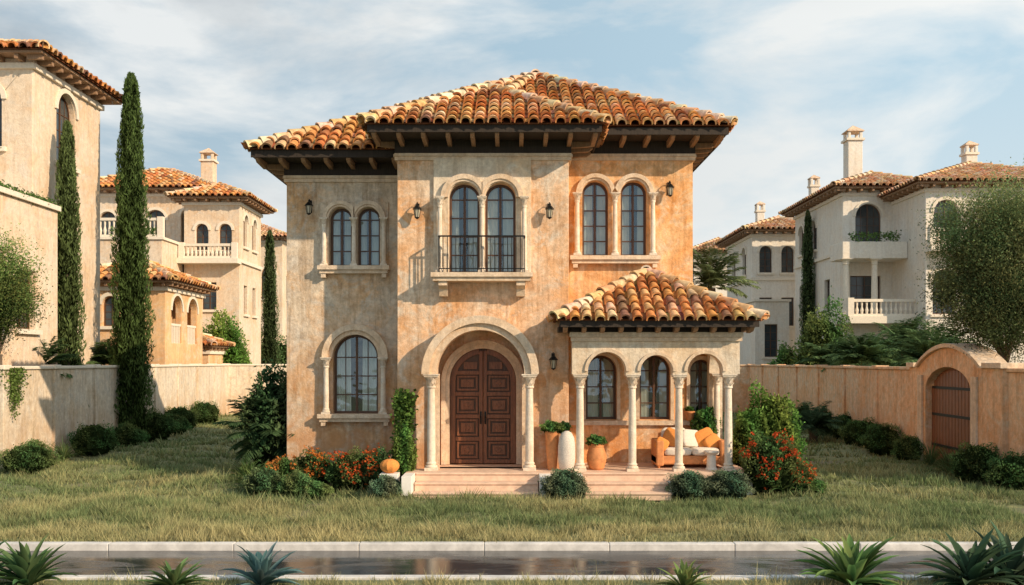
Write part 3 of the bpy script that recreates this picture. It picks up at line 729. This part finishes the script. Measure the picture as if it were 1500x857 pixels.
def clumpcloud(center,radii,nclump,per,crad,base,jit=.3,fill=.75):
    c=np.array(center);r=np.array(radii)
    u=rng.normal(size=(nclump,3)); u/=np.linalg.norm(u,axis=1)[:,None]
    rad=rng.uniform(fill,1.0,nclump)**.8; CC=c+u*r*rad[:,None]
    pts=[];cols=[];outs=[]
    for k in range(nclump):
        m=int(per*rng.uniform(.5,1.4)); cr=crad*rng.uniform(.6,1.3)
        p=rng.normal(size=(m,3))*cr*.5
        br=rng.uniform(.65,1.35)*(0.85+.3*u[k,2])  # upward clumps and clump tops brightened: light put into leaf colours
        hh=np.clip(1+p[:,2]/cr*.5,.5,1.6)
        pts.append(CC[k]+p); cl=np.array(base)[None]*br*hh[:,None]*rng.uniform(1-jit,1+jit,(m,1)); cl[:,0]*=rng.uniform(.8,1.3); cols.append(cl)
        outs.append(p/(cr)+u[k]*.4)
    return np.concatenate(pts),np.concatenate(cols),np.concatenate(outs)
def rep(C,n=4): return np.repeat(C,n,axis=0)
LB=1.95
def shrub(name,loc,r,h,base=(.06,.10,.035),leaf=.045,dens=1.0,flow=None,asp=.5,parent=None):
    base=tuple(x*LB for x in base)
    n=int(2600*dens)
    u=rng.normal(size=(n,3)); u[:,2]=np.abs(u[:,2])*1.0-.25; u/=np.linalg.norm(u,axis=1)[:,None]
    ph=rng.uniform(0,6,6)
    lump=1+.13*np.sin(u[:,0]*5+ph[0])*np.sin(u[:,1]*5+ph[1])+.11*np.sin(u[:,2]*7+ph[2]+u[:,0]*6)+.07*np.sin(u[:,1]*13+ph[3])*np.sin(u[:,0]*12+ph[4])
    rad=lump*(1-np.abs(rng.normal(0,.10,n))+np.where(rng.uniform(0,1,n)<.06,.12,0))
    P=np.stack([u[:,0]*r*rad,u[:,1]*r*rad,h*.42+u[:,2]*h*.58*rad],1); P[:,2]=np.maximum(P[:,2],.01)
    cl=np.array(base)[None]*(.4+.8*np.clip((rad-.75)/.35,0,1))[:,None]*rng.uniform(.6,1.4,(n,1))  # inner leaves darkened: shade inside the bush put into vertex colours
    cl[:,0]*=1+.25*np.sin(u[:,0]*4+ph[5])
    V=leaves(P,leaf,asp,.2,u*.5)
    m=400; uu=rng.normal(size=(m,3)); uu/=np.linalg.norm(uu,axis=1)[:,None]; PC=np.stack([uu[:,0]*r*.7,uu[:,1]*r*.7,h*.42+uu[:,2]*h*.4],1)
    V=np.concatenate([V,leaves(PC,r*.45,.9)]); cl=np.concatenate([cl,np.tile(np.array(base)*.3,(m,1))])  # filler leaves coloured dark for the shaded core
    if flow:
        k=int(300*dens); sel=rng.choice(n,k); F=P[sel]*1.05; F[:,2]+=.02
        keep=np.sin(F[:,0]*9/r*.5+ph[0])*np.sin(F[:,2]*8/h*.5+ph[1])>-.1; F=F[keep]
        pe=5; FF=np.repeat(F,pe,axis=0)+rng.normal(0,.014,(len(F)*pe,3))
        V=np.concatenate([V,leaves(FF,.042,.8)]); fc=np.array(flow)[None]*rng.uniform(.6,1.2,(len(FF),1)); cl=np.concatenate([cl,fc])
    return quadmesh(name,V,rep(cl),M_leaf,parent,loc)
def cypress(name,loc,h,r,n=16000,base=(.08,.125,.04)):
    E=root(name,loc); x,y,z=loc
    t=Part('trunk',M_bark,E,smooth=True); t.tube([(x,y,-.1),(x,y,h*.3),(x,y,h*.85)],[.13,.1,.02]); t.done()
    zz=rng.uniform(0,1,n)**.95; prof=r*np.clip(np.minimum((zz*9+.35),1),0,1)*np.power(np.clip(1-zz,0,1),.42)*1.05
    a=rng.uniform(0,2*pi,n); ph=rng.uniform(0,6,4)
    lump=1+.13*np.sin(a*3+zz*22+ph[0])+.12*np.sin(a*5-zz*47+ph[1])+.08*np.sin(zz*110+a*7)
    rr=prof*lump*(1-np.abs(rng.normal(0,.16,n)))+.02
    P=np.stack([rr*np.cos(a),rr*np.sin(a),.25+zz*(h-.3)],1)
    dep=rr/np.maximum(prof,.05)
    cl=np.array(base)[None]*(.35+.9*np.clip((dep-.6)/.5,0,1))[:,None]*rng.uniform(.6,1.5,(n,1))  # leaf colour darkens with depth, painting in the shade within the tree
    o=np.stack([np.cos(a)*.45,np.sin(a)*.45,np.full(n,1.3)],1)
    V=leaves(P,.15,.22,.9,o)
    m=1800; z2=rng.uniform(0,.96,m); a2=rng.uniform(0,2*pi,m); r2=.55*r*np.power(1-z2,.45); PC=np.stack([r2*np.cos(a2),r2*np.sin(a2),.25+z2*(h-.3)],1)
    V=np.concatenate([V,leaves(PC,r*.7,.6,1.5)]); cl=np.concatenate([cl,np.tile(np.array(base)*.3,(m,1))])  # dark core leaves, inner shade put into their colour
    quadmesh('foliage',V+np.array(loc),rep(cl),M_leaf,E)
def tree(name,loc,crown,radii,nclump=70,per=330,leaf=.06,base=(.09,.12,.055),asp=.35,crad=.45,limbs=9):
    E=root(name,loc); x,y,z=loc; c=np.array(crown)
    t=Part('trunk_and_limbs',M_bark,E,smooth=True)
    k=Vector((x+.05,y,(c[2]-radii[2])*.9)); t.tube([(x,y,-.1),(x+.03,y,k.z*.5),tuple(k)],[.15,.12,.09])
    P,cl,o=clumpcloud(crown,radii,nclump,per,crad,base,fill=.3)
    for i in range(limbs):
        u=rng.normal(size=3); u/=np.linalg.norm(u); u[2]=abs(u[2])*.8-.1; e=c+u*np.array(radii)*.75; m_=(np.array(k)+e)/2+rng.normal(0,.12,3)
        t.tube([tuple(k),tuple(m_),tuple(e)],[.045,.025,.006],6)
    t.done()
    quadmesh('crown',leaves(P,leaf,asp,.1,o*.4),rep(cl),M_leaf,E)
def bladeplant(name,loc,n=34,L=.5,w=.06,base=(.06,.12,.05),lo=15,hi=85,droop=.5,parent=None,fold=.25):
    vs=[];fs=[];cs=[]; S=6; base=tuple(x*1.5 for x in base)
    for i in range(n):
        a=rng.uniform(0,2*pi); el=math.radians(rng.uniform(lo,hi)); l=L*rng.uniform(.7,1.15); ww=w*rng.uniform(.7,1.2)
        br=rng.uniform(.6,1.35); p=np.array([.02*math.cos(a),.02*math.sin(a),.02]); e=el; k0=len(vs); dr=droop*rng.uniform(.6,1.3)
        tone=np.array(base)*br*np.array([rng.uniform(.85,1.25),1,1])
        for s in range(S+1):
            t=s/S; wd=ww*(max(0,math.sin(pi*min(1,.25+.75*t)))**.8 if t>.3 else (.62+.9*t))*.5*(1 if t<.98 else .05)
            sd=np.array([-math.sin(a),math.cos(a),0]); upv=np.array([-math.cos(a)*math.sin(e),-math.sin(a)*math.sin(e),math.cos(e)])
            for q in (-1,0,1): vs.append(p+sd*wd*q+upv*(wd*fold*2*(abs(q)))); cs.append(tone*(.6+.6*t)*(1.1 if q else .85))
            p=p+np.array([math.cos(a)*math.cos(e),math.sin(a)*math.cos(e),math.sin(e)])*l/S; e-=dr/S*(1+t)
        for s in range(S):
            b_=k0+3*s; fs+=[(b_,b_+1,b_+4,b_+3),(b_+1,b_+2,b_+5,b_+4)]
    me=bpy.data.meshes.new(name); me.from_pydata([tuple(v) for v in vs],[],fs); ca=me.color_attributes.new('Col','FLOAT_COLOR','POINT')
    ca.data.foreach_set('color',np.concatenate([np.array(cs),np.ones((len(cs),1))],1).astype(np.float32).ravel()); me.materials.append(M_leaf)
    me.polygons.foreach_set('use_smooth',[True]*len(fs))
    o=bpy.data.objects.new(name,me); o.location=loc; col.objects.link(o)
    if parent: setparent(o,parent)
    return o
def palm(name,loc,trunk_h,nf=26,L=1.6,base=(.09,.13,.05),lo=-10,hi=80,lw=.045,ll=.45,droop=1.2,tr=.14):
    E=root(name,loc); x,y,z=loc; base=tuple(v*1.6 for v in base)
    if trunk_h>.1:
        t=Part('trunk',M_bark,E,smooth=True); t.tube([(x,y,-.1),(x+.04,y,trunk_h*.5),(x,y,trunk_h)],[tr*1.2,tr,tr]); t.done()
    V=[];C=[]
    for i in range(nf):
        a=rng.uniform(0,2*pi); e=math.radians(rng.uniform(lo,hi)); p=np.array([0,0,trunk_h]); br=rng.uniform(.6,1.3); S=26
        l=L*rng.uniform(.75,1.1)
        for s in range(S):
            t=s/S; d=np.array([math.cos(a)*math.cos(e),math.sin(a)*math.cos(e),math.sin(e)]); sd=np.array([-math.sin(a),math.cos(a),0])
            p2=p+d*l/S
            V+=[p-sd*.008,p+sd*.008,p2+sd*.008,p2-sd*.008]; C+=[np.array(base)*br*1.2]*4
            if t>.12:
                for q in(-1,1):
                    dl=d*.75+sd*q*(1.0)+np.array([0,0,-.15+rng.normal(0,.12)]); dl/=np.linalg.norm(dl); ln=ll*math.sin(pi*(.15+.8*t))**.6*rng.uniform(.85,1.1)
                    m_=p+dl*ln*.5; tip=p+dl*ln+np.array([0,0,-.06*ln/.4]); wv=np.cross(dl,[0,0,1]); wv/=np.linalg.norm(wv)+1e-6
                    V+=[p,m_+wv*lw*.5,tip,m_-wv*lw*.5]; C+=[np.array(base)*br*rng.uniform(.7,1.3)]*4
            p=p2; e-=droop/S*(.5+t)
    quadmesh('fronds',np.array(V)+np.array(loc),np.array(C),M_leaf,E)
cypress('cypress_tree',(-12.75,12,0),12.4,.66,22000); cypress('cypress_tree',(-13.45,8.9,0),10.0,.48,13000,(.11,.15,.055))
cypress('cypress_tree',(-15.2,40,0),11.0,.62,9000,(.09,.13,.055)); cypress('cypress_tree',(16.9,34.6,0),11.4,.5,8000,(.09,.13,.055)); cypress('cypress_tree',(17.2,50,0),11.0,.5,6000,(.09,.13,.055))
tree('olive_tree',(11.95,3.2,0),(11.75,3.0,5.0),(1.45,1.2,2.1),240,560,.075,(.16,.21,.09),.32,.52)
tree('olive_tree',(-13.0,4.1,0),(-12.95,3.9,4.5),(.95,.5,1.3),110,420,.065,(.15,.21,.065),.45,.42,5)
palm('palm_tree',(6.25,10,0),5.0,50,1.45,(.12,.15,.07),5,88,.055,.42,.9)
for x,y,h,L in ((-13.9,12.6,2.5,1.3),(-13.6,7.3,2.4,1.2),(14.2,12,2.9,1.6),(13.0,9.5,2.5,1.4),(12.9,15,2.7,1.5),(15.2,17,3.1,1.8),(13.4,20,2.6,1.5),(16.4,20,3.2,1.6)):
    palm('palm_tree',(x,y,0),h,40,L,(.075,.12,.05),5,85,.07,.42,1.0)
palm('palm_plant',(9.9,11.5,0),.5,36,1.2,(.05,.08,.04),5,85,.055,.35)
for x,y,r,h,b in ((15.1,26,1.3,5.4,(.07,.11,.035)),(-14.9,29.3,1.3,5.2,(.09,.15,.03)),(-15.6,31,1.6,4.5,(.07,.12,.03)),(16.5,24,1.2,3.6,(.06,.10,.035)),(13.6,27,1.0,3.4,(.06,.10,.03)),(-16,44,2.2,4.5,(.07,.11,.04)),(14,50,2.5,4.2,(.07,.11,.04)),(-13,50,2.5,4.0,(.06,.10,.035)),(17.8,23,1.6,3.8,(.06,.11,.04))):
    shrub('tall_shrub',(x,y,0),r,h,b,.15,2.2)
def ivy(name,x0,x1,y0,y1,z0,z1,n,base=(.12,.20,.06),leaf=.07):
    P=np.stack([rng.uniform(x0,x1,n),rng.uniform(y0,y1,n),z0+(z1-z0)*np.sqrt(rng.uniform(0,1,n))],1)
    P+=rng.normal(0,.05,P.shape); cl=np.array(base)[None]*rng.uniform(.4,1.5,(n,1)); quadmesh(name,leaves(P,leaf,.7),rep(cl),M_leaf)
n=1100; zz=1.25+1.3*np.sqrt(rng.uniform(0,1,n)); P=np.stack([np.full(n,-12.40)+rng.normal(0,.03,n),3.85+(.12+.22*(zz-1.2))*rng.normal(0,1,n)*.8,zz],1)
P[:,0]-=(P[:,1]-3.85)*.073; quadmesh('climbing_ivy',leaves(P,.07,.7),rep(np.array([.15,.22,.06])[None]*rng.uniform(.4,1.4,(n,1))),M_leaf)
ivy('ledge_planting',-13.6,-13.25,4.8,7.8,7.1,7.35,1600)
ivy('ledge_planting',-15.8,-15.0,7.8,7.95,8.8,9.1,500)
ivy('ledge_planting',-21,-18.6,29.9,30.3,9.1,9.7,700,leaf=.12)
ivy('ledge_planting',17.0,19.5,27.9,28.3,8.7,9.2,500,leaf=.12)
for x,y,r,h in ((-11.6,2.9,.62,.72),(-12.0,7.4,.62,.85),(-11.9,9.4,.6,.85),(-12.3,12.8,.75,.95),(-12.9,17,.8,1.0),(-13.2,21,.8,1.1),(-12.6,4.9,.5,.6),(-12.4,15,.6,.8),
                (10.9,9.6,.65,.95),(10.7,7.6,.62,.85),(10.75,5.8,.5,.7),(10.3,1.2,.62,.85),(10.5,-.1,.55,.85),(11.4,12.5,.7,.9),(11.5,15,.7,.9),(11.8,18,.8,1.0)):
    shrub('boxwood_shrub',(x,y,0),r*rng.uniform(.88,1.1),h*rng.uniform(.88,1.1),(.06,.095,.033),.045,1.5)
for x,y in ((-11.9,4.3),(-12.1,5.8),(-12.5,10.8),(10.6,4.2),(10.5,3.0),(10.4,2.2),(11.0,6.8),(11.3,13.8),(11.6,20)):
    bladeplant('grass_clump',(x,y,0),90,.75,.022,(.08,.12,.045),35,88,.9)
def SH(nm,x,y,r,h,b=(.055,.09,.03),lf=.045,dn=1,fl=None): shrub(nm,(x,y,0),r,h,b,lf,dn,fl)
SH('boxwood_shrub',-2.45,-1.35,.33,.48,(.09,.125,.075),.035,1.4); SH('boxwood_shrub',1.02,-1.50,.46,.62,(.085,.12,.07),.035,2.2); SH('boxwood_shrub',3.50,-1.25,.42,.55,(.075,.11,.065),.035,1.9); SH('boxwood_shrub',4.22,-1.3,.45,.58,(.075,.11,.065),.035,1.9)
SH('boxwood_shrub',-4.30,-1.0,.32,.50,(.08,.12,.045),.035,1.4); SH('boxwood_shrub',-3.85,-1.1,.27,.33,(.08,.13,.045),.035,1.2); SH('boxwood_shrub',-5.0,-.8,.4,.55,(.07,.11,.05),.04,1.2)
SH('flowering_shrub',-3.3,-.2,.55,.85,(.06,.09,.03),.05,1.3,(.62,.12,.035)); SH('flowering_shrub',-4.2,.1,.5,.8,(.06,.09,.03),.05,1.2,(.66,.22,.05)); SH('flowering_shrub',-2.75,-.45,.32,.9,(.05,.08,.03),.05,1,(.66,.15,.04)); SH('flowering_shrub',-4.8,.1,.4,.65,(.06,.1,.03),.05,1,(.66,.26,.07))
SH('flowering_shrub',5.2,-.75,.6,1.25,(.06,.09,.03),.055,1.8,(.62,.10,.035)); SH('flowering_shrub',5.65,-.6,.45,.7,(.06,.09,.03),.05,1.1,(.66,.16,.05)); SH('leafy_shrub',5.75,1.4,.7,2.1,(.08,.13,.03),.09,1.6); SH('leafy_shrub',5.2,.9,.45,1.6,(.07,.12,.03),.08,1.2)
SH('leafy_shrub',5.95,-.9,.3,.35,(.06,.1,.03))
bladeplant('agave_plant',(5.5,-.9,.0),50,.75,.05,(.08,.14,.05),25,85,.7)
for x,y,L in ((-4.6,-.9,.6),(-5.3,-.1,.7),(-3.2,.4,.8),(-2.9,.2,.9),(-5.6,.4,.6),(-5.9,1.2,.7),(5.9,.4,.7)): bladeplant('strap_leaf_plant',(x,y,0),60,L,.035,(.07,.12,.04),30,88,.9)
palm('palm_plant',(-5.55,2.2,0),.9,60,1.35,(.04,.07,.03),-5,88,.06,.4,.9); shrub('leafy_shrub',(-5.45,2.0,0),.72,2.55,(.045,.07,.03),.11,2.0)
ivy('climbing_plant',-2.42,-2.06,-.22,-.06,.45,2.05,1500,(.11,.19,.045),.085); SH('leafy_shrub',-2.25,-.35,.26,1.3,(.07,.12,.03),.08,.8)
for x,y,L,b in ((-5.7,-8.75,.62,(.06,.11,.045)),(-6.3,-8.8,.6,(.05,.09,.045)),(-3.95,-8.85,.40,(.08,.13,.05)),(-2.95,-8.75,.55,(.08,.14,.14)),(2.0,-8.95,.36,(.11,.15,.05)),(4.0,-8.75,.72,(.09,.15,.05)),(5.4,-8.75,.72,(.05,.09,.05)),(5.95,-8.6,.75,(.045,.08,.05))):
    bladeplant('agave_plant',(x,y,.03),44,L,L*.2,b,10,85,.6)
def grass(name,x0,x1,y0,y1,dens,h,w):
    n=int((x1-x0)*(y1-y0)*dens); x=rng.uniform(x0,x1,n); y=rng.uniform(y0,y1,n)
    k=n//24; tx=rng.uniform(x0,x1,k); ty=rng.uniform(y0,y1,k); th=rng.uniform(.6,1.7,k); tc=rng.uniform(.75,1.3,k); ti=rng.integers(0,k,n); m=rng.uniform(0,1,n)<.68
    sp=.06+.02*(w>.015)+.06*(w>.03)
    dx=rng.normal(0,sp,n);dy=rng.normal(0,sp,n)
    x=np.where(m,tx[ti]+dx,x); y=np.where(m,ty[ti]+dy,y); y=np.maximum(y,y0); hk=np.where(m,th[ti],.75); ck=np.where(m,tc[ti],.9)
    keep=~((x>-5)&(x<4.9)&(y>1.1)&(y<9.1)) & ~((x>-2.2)&(x<4.85)&(y>-1.5)&(y<1.2)) & ~((x>11.6)&(y<30)&(y>-.6))
    x=x[keep];y=y[keep];m=m[keep];hk=hk[keep];ck=ck[keep];dx=dx[keep];dy=dy[keep]; n=len(x)
    wx=x+.7*np.sin(y*1.9+.5)+.3*np.sin(x*3.3); wy=y+.5*np.sin(x*1.3+1)+.25*np.sin(y*4.1+x)
    patch=.5+.5*np.sin(wx*.8+2*np.sin(wy*.6))*np.sin(wy*1.1+1.5*np.sin(wx*.45)); patch2=.5+.5*np.sin(wx*2.1+1.5*np.sin(wy*2.3))*np.sin(wy*3.7+1.2*np.sin(wx*1.6))
    hh=h*rng.uniform(.5,1.2,n)*(.5+.95*patch2)*hk
    z=lawnz(x,y) if name!='verge_grass' else np.full(n,.03); a=rng.uniform(0,2*pi,n); ln=rng.normal(0,.35,(n,2))*hh[:,None]; ln[:,0]+=np.where(m,dx/sp*.35,0)*hh; ln[:,1]+=np.where(m,dy/sp*.35,0)*hh
    V=np.empty((n,3,3)); ca=np.cos(a)*w*.5; sa=np.sin(a)*w*.5
    V[:,0]=np.stack([x-ca,y-sa,z-.01],1); V[:,1]=np.stack([x+ca,y+sa,z-.01],1); V[:,2]=np.stack([x+ln[:,0],y+ln[:,1],z+hh],1)
    g1=np.array([.22,.30,.13]);g2=np.array([.60,.53,.27]); t=np.clip(.75*patch*patch2+.25*patch+rng.uniform(-.3,.25,n)+np.clip((-4.3-y)/2.,0,.55),0,1)[:,None]
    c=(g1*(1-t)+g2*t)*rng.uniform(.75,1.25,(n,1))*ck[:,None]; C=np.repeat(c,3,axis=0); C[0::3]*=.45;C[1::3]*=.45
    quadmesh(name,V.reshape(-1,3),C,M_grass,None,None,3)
grass('lawn_grass',-9,9,-6.12,-2,1400,.115,.014)
grass('lawn_grass',-12.5,11,-2,5,460,.12,.023)
grass('lawn_grass',-13.8,12,5,28,75,.13,.05)
grass('verge_grass',-6.5,6.5,-9.4,-8.32,650,.09,.012)

# ============================================================ POTS, SOFA etc
def pot(name,x,y,z,prof,mat,n=24):
    o=Part(name,mat,None,smooth=True,origin=(x,y,z)); o.lathe(prof,x,y,n,None,z,cap=False); o.lathe([(prof[-1][0]*.96,prof[-1][1]-.03),(prof[-1][0]*.9,prof[-1][1]-.035)],x,y,n,None,z); o.lathe([(0.001,0),(prof[0][0],0)],x,y,n,None,z,cap=False); return o.done()
F=.47
pot('tall_terracotta_pot',.83,-.25,F,[(.09,0),(.10,.1),(.13,.45),(.14,.72),(.155,.76),(.16,.80),(.14,.81)],M_terra)
shrub('potted_plant',(.83,-.25,F+.76),.24,.24,(.07,.12,.035),.06,.35)
shrub('potted_plant',(1.05,-.25,F+.76),.16,.22,(.07,.12,.035),.06,.2)
pot('speckled_urn',1.12,-.45,F,[(.10,0),(.15,.05),(.18,.25),(.18,.5),(.155,.68),(.10,.78),(.03,.82)],M_cream)
prof=[(.12,0)]+[(.15+.055*max(0,math.sin(pi*min(1,t*1.15)))+(.006 if i%2 else -.004),.02+t*.50) for i,t in enumerate(np.linspace(0,1,17))]+[(.16,.54)]
pot('woven_basket_planter',1.75,-.2,F,prof,M_terra,28)
shrub('potted_plant',(1.75,-.2,F+.48),.2,.22,(.06,.12,.035),.07,.3)
pot('terracotta_pot',3.93,1.13,1.40,[(.07,0),(.10,.16),(.12,.17),(.12,.21),(.10,.215)],M_terra); shrub('potted_plant',(3.93,1.13,1.58),.1,.14,(.06,.12,.03),.04,.12)
pot('terracotta_pot',4.25,.92,F,[(.12,0),(.2,.4),(.22,.42),(.22,.5),(.19,.51)],M_terra); shrub('potted_plant',(4.25,.95,F+.45),.28,.75,(.05,.11,.03),.09,.5)
PK=root('pumpkin',(-2.44,-.92,.48))
pk=Part('flesh',M_orange,PK,smooth=True)
vs=[];fs=[];n=40;mm=10
for j in range(mm+1):
    v_=-pi/2+pi*j/mm
    for i in range(n):
        a_=2*pi*i/n; q=1-.10*abs(math.cos(a_*4.5)); vs.append((-2.44+.20*q*math.cos(v_)*math.cos(a_),-.92+.20*q*math.cos(v_)*math.sin(a_),.62+.145*math.sin(v_)))
for j in range(mm):
    for i in range(n): a_=j*n+i;b_=j*n+(i+1)%n; fs.append((a_,b_,b_+n,a_+n))
pk.add(vs,fs); pk.done()
st=Part('stem',M_bark,PK,smooth=True); st.tube([(-2.44,-.92,.74),(-2.43,-.92,.80),(-2.40,-.93,.84)],[.02,.015,.012],6); st.done()
st=Part('garden_plinth',M_white,None,bevel=.01,origin=(-2.44,-.92,0)); st.box(-2.62,-2.26,-1.1,-.74,0,.48); st.done()
S=root('outdoor_sofa',(3.75,.3,F))
sf=Part('frame',M_terra,S,bevel=.03); sf.box(3.02,4.5,0,.75,F+.08,F+.26); sf.box(3.02,3.18,-.02,.77,F+.05,F+.58); sf.box(4.36,4.52,-.02,.77,F+.05,F+.58); sf.box(3.17,4.37,.62,.78,F+.25,F+.70)
for x in (3.08,4.44):
    for y in (.04,.7): sf.box(x-.03,x+.03,y-.03,y+.03,F,F+.08)
sf.done()
sc=Part('seat_cushions',M_creamf,S,smooth=True); sc.sbox((3.48,.3,F+.34),(.30,.33,.09)); sc.sbox((4.07,.3,F+.34),(.30,.33,.09)); sc.sbox((3.8,.33,F+.60),(.2,.07,.19),(-.35,.1,.2)); sc.sbox((3.48,.56,F+.62),(.28,.08,.2),(-.2,0,0)); sc.done()
so=Part('orange_pillows',M_orange,S,smooth=True); so.sbox((3.42,.36,F+.60),(.21,.08,.2),(-.35,.35,-.2)); so.sbox((4.1,.36,F+.60),(.22,.08,.2),(-.35,-.4,.2)); so.sbox((4.25,.25,F+.52),(.18,.07,.16),(-.5,-.5,.5)); so.sbox((3.15,.1,F+.50),(.14,.06,.13),(-.4,.5,0)); so.done()
tb=Part('side_table',M_creamf,None,bevel=.01,origin=(4.13,-.2,F)); tb.lathe([(.13,0),(.10,.05),(.09,.3),(.16,.36),(.16,.39)],4.13,-.2,18,None,F); tb.done()

# ============================================================ LIGHT / WORLD / CAMERA
az=math.radians(124); el=math.radians(27)
w=bpy.data.worlds.new('World'); scene.world=w; w.use_nodes=True; nt=w.node_tree; bg=nt.nodes['Background']
sk=nt.nodes.new('ShaderNodeTexSky'); sk.sky_type='NISHITA'; sk.sun_disc=False; sk.sun_elevation=el; sk.sun_rotation=az; sk.dust_density=2.0; sk.air_density=1.0; sk.ozone_density=1.5
tc=nt.nodes.new('ShaderNodeTexCoord'); mp=nt.nodes.new('ShaderNodeMapping'); mp.inputs['Scale'].default_value=(1,1,2.6); mp.inputs['Location'].default_value=(.15,.4,.55); nt.links.new(tc.outputs['Generated'],mp.inputs[0])
sx=nt.nodes.new('ShaderNodeSeparateXYZ'); nt.links.new(tc.outputs['Generated'],sx.inputs[0])
mr=nt.nodes.new('ShaderNodeMapRange'); mr.inputs[1].default_value=-.45; mr.inputs[2].default_value=.38; nt.links.new(sx.outputs[0],mr.inputs[0])
haze=mix(nt,mr.outputs[0],(2.0,3.0,3.75),(3.7,4.9,5.6))
base=mix(nt,.9,sk.outputs[0],haze)
f=noise(nt,3.1,10,.56,.25,mp.outputs[0]); cm=ramp(nt,f,.44,.60,(0,0,0,1),(.95,.95,.95,1))
f2=noise(nt,2.4,7,.55,.2,mp.outputs[0]); shade=ramp(nt,f2,.42,.60,(2.5,2.9,3.25,1),(5.6,5.75,5.75,1))
bright=mix(nt,mr.outputs[0],shade,(6.1,6.2,6.1))
mr2=nt.nodes.new('ShaderNodeMapRange'); mr2.inputs[1].default_value=.02; mr2.inputs[2].default_value=.28; mr2.inputs[3].default_value=.6; mr2.inputs[4].default_value=0; nt.links.new(sx.outputs[2],mr2.inputs[0])
hz=mix(nt,mr2.outputs[0],mix(nt,cm,base,bright),(5.4,5.6,5.5))
nt.links.new(hz,bg.inputs['Color']); bg.inputs['Strength'].default_value=.15
L=bpy.data.lights.new('sun','SUN'); L.energy=5.0; L.angle=math.radians(.6); L.color=(1,.79,.55)
lo=bpy.data.objects.new('sun',L); dirv=Vector((math.sin(az)*math.cos(el),math.cos(az)*math.cos(el),math.sin(el))); lo.rotation_euler=dirv.to_track_quat('Z','Y').to_euler(); lo.location=dirv*50; col.objects.link(lo)
cd=bpy.data.cameras.new('camera'); cam=bpy.data.objects.new('camera',cd); cam.location=(0,-20,2.7); cam.rotation_euler=(pi/2,0,0); cd.lens=33.6; cd.sensor_width=36; cd.shift_y=.0677; cd.clip_end=3000; col.objects.link(cam); scene.camera=cam
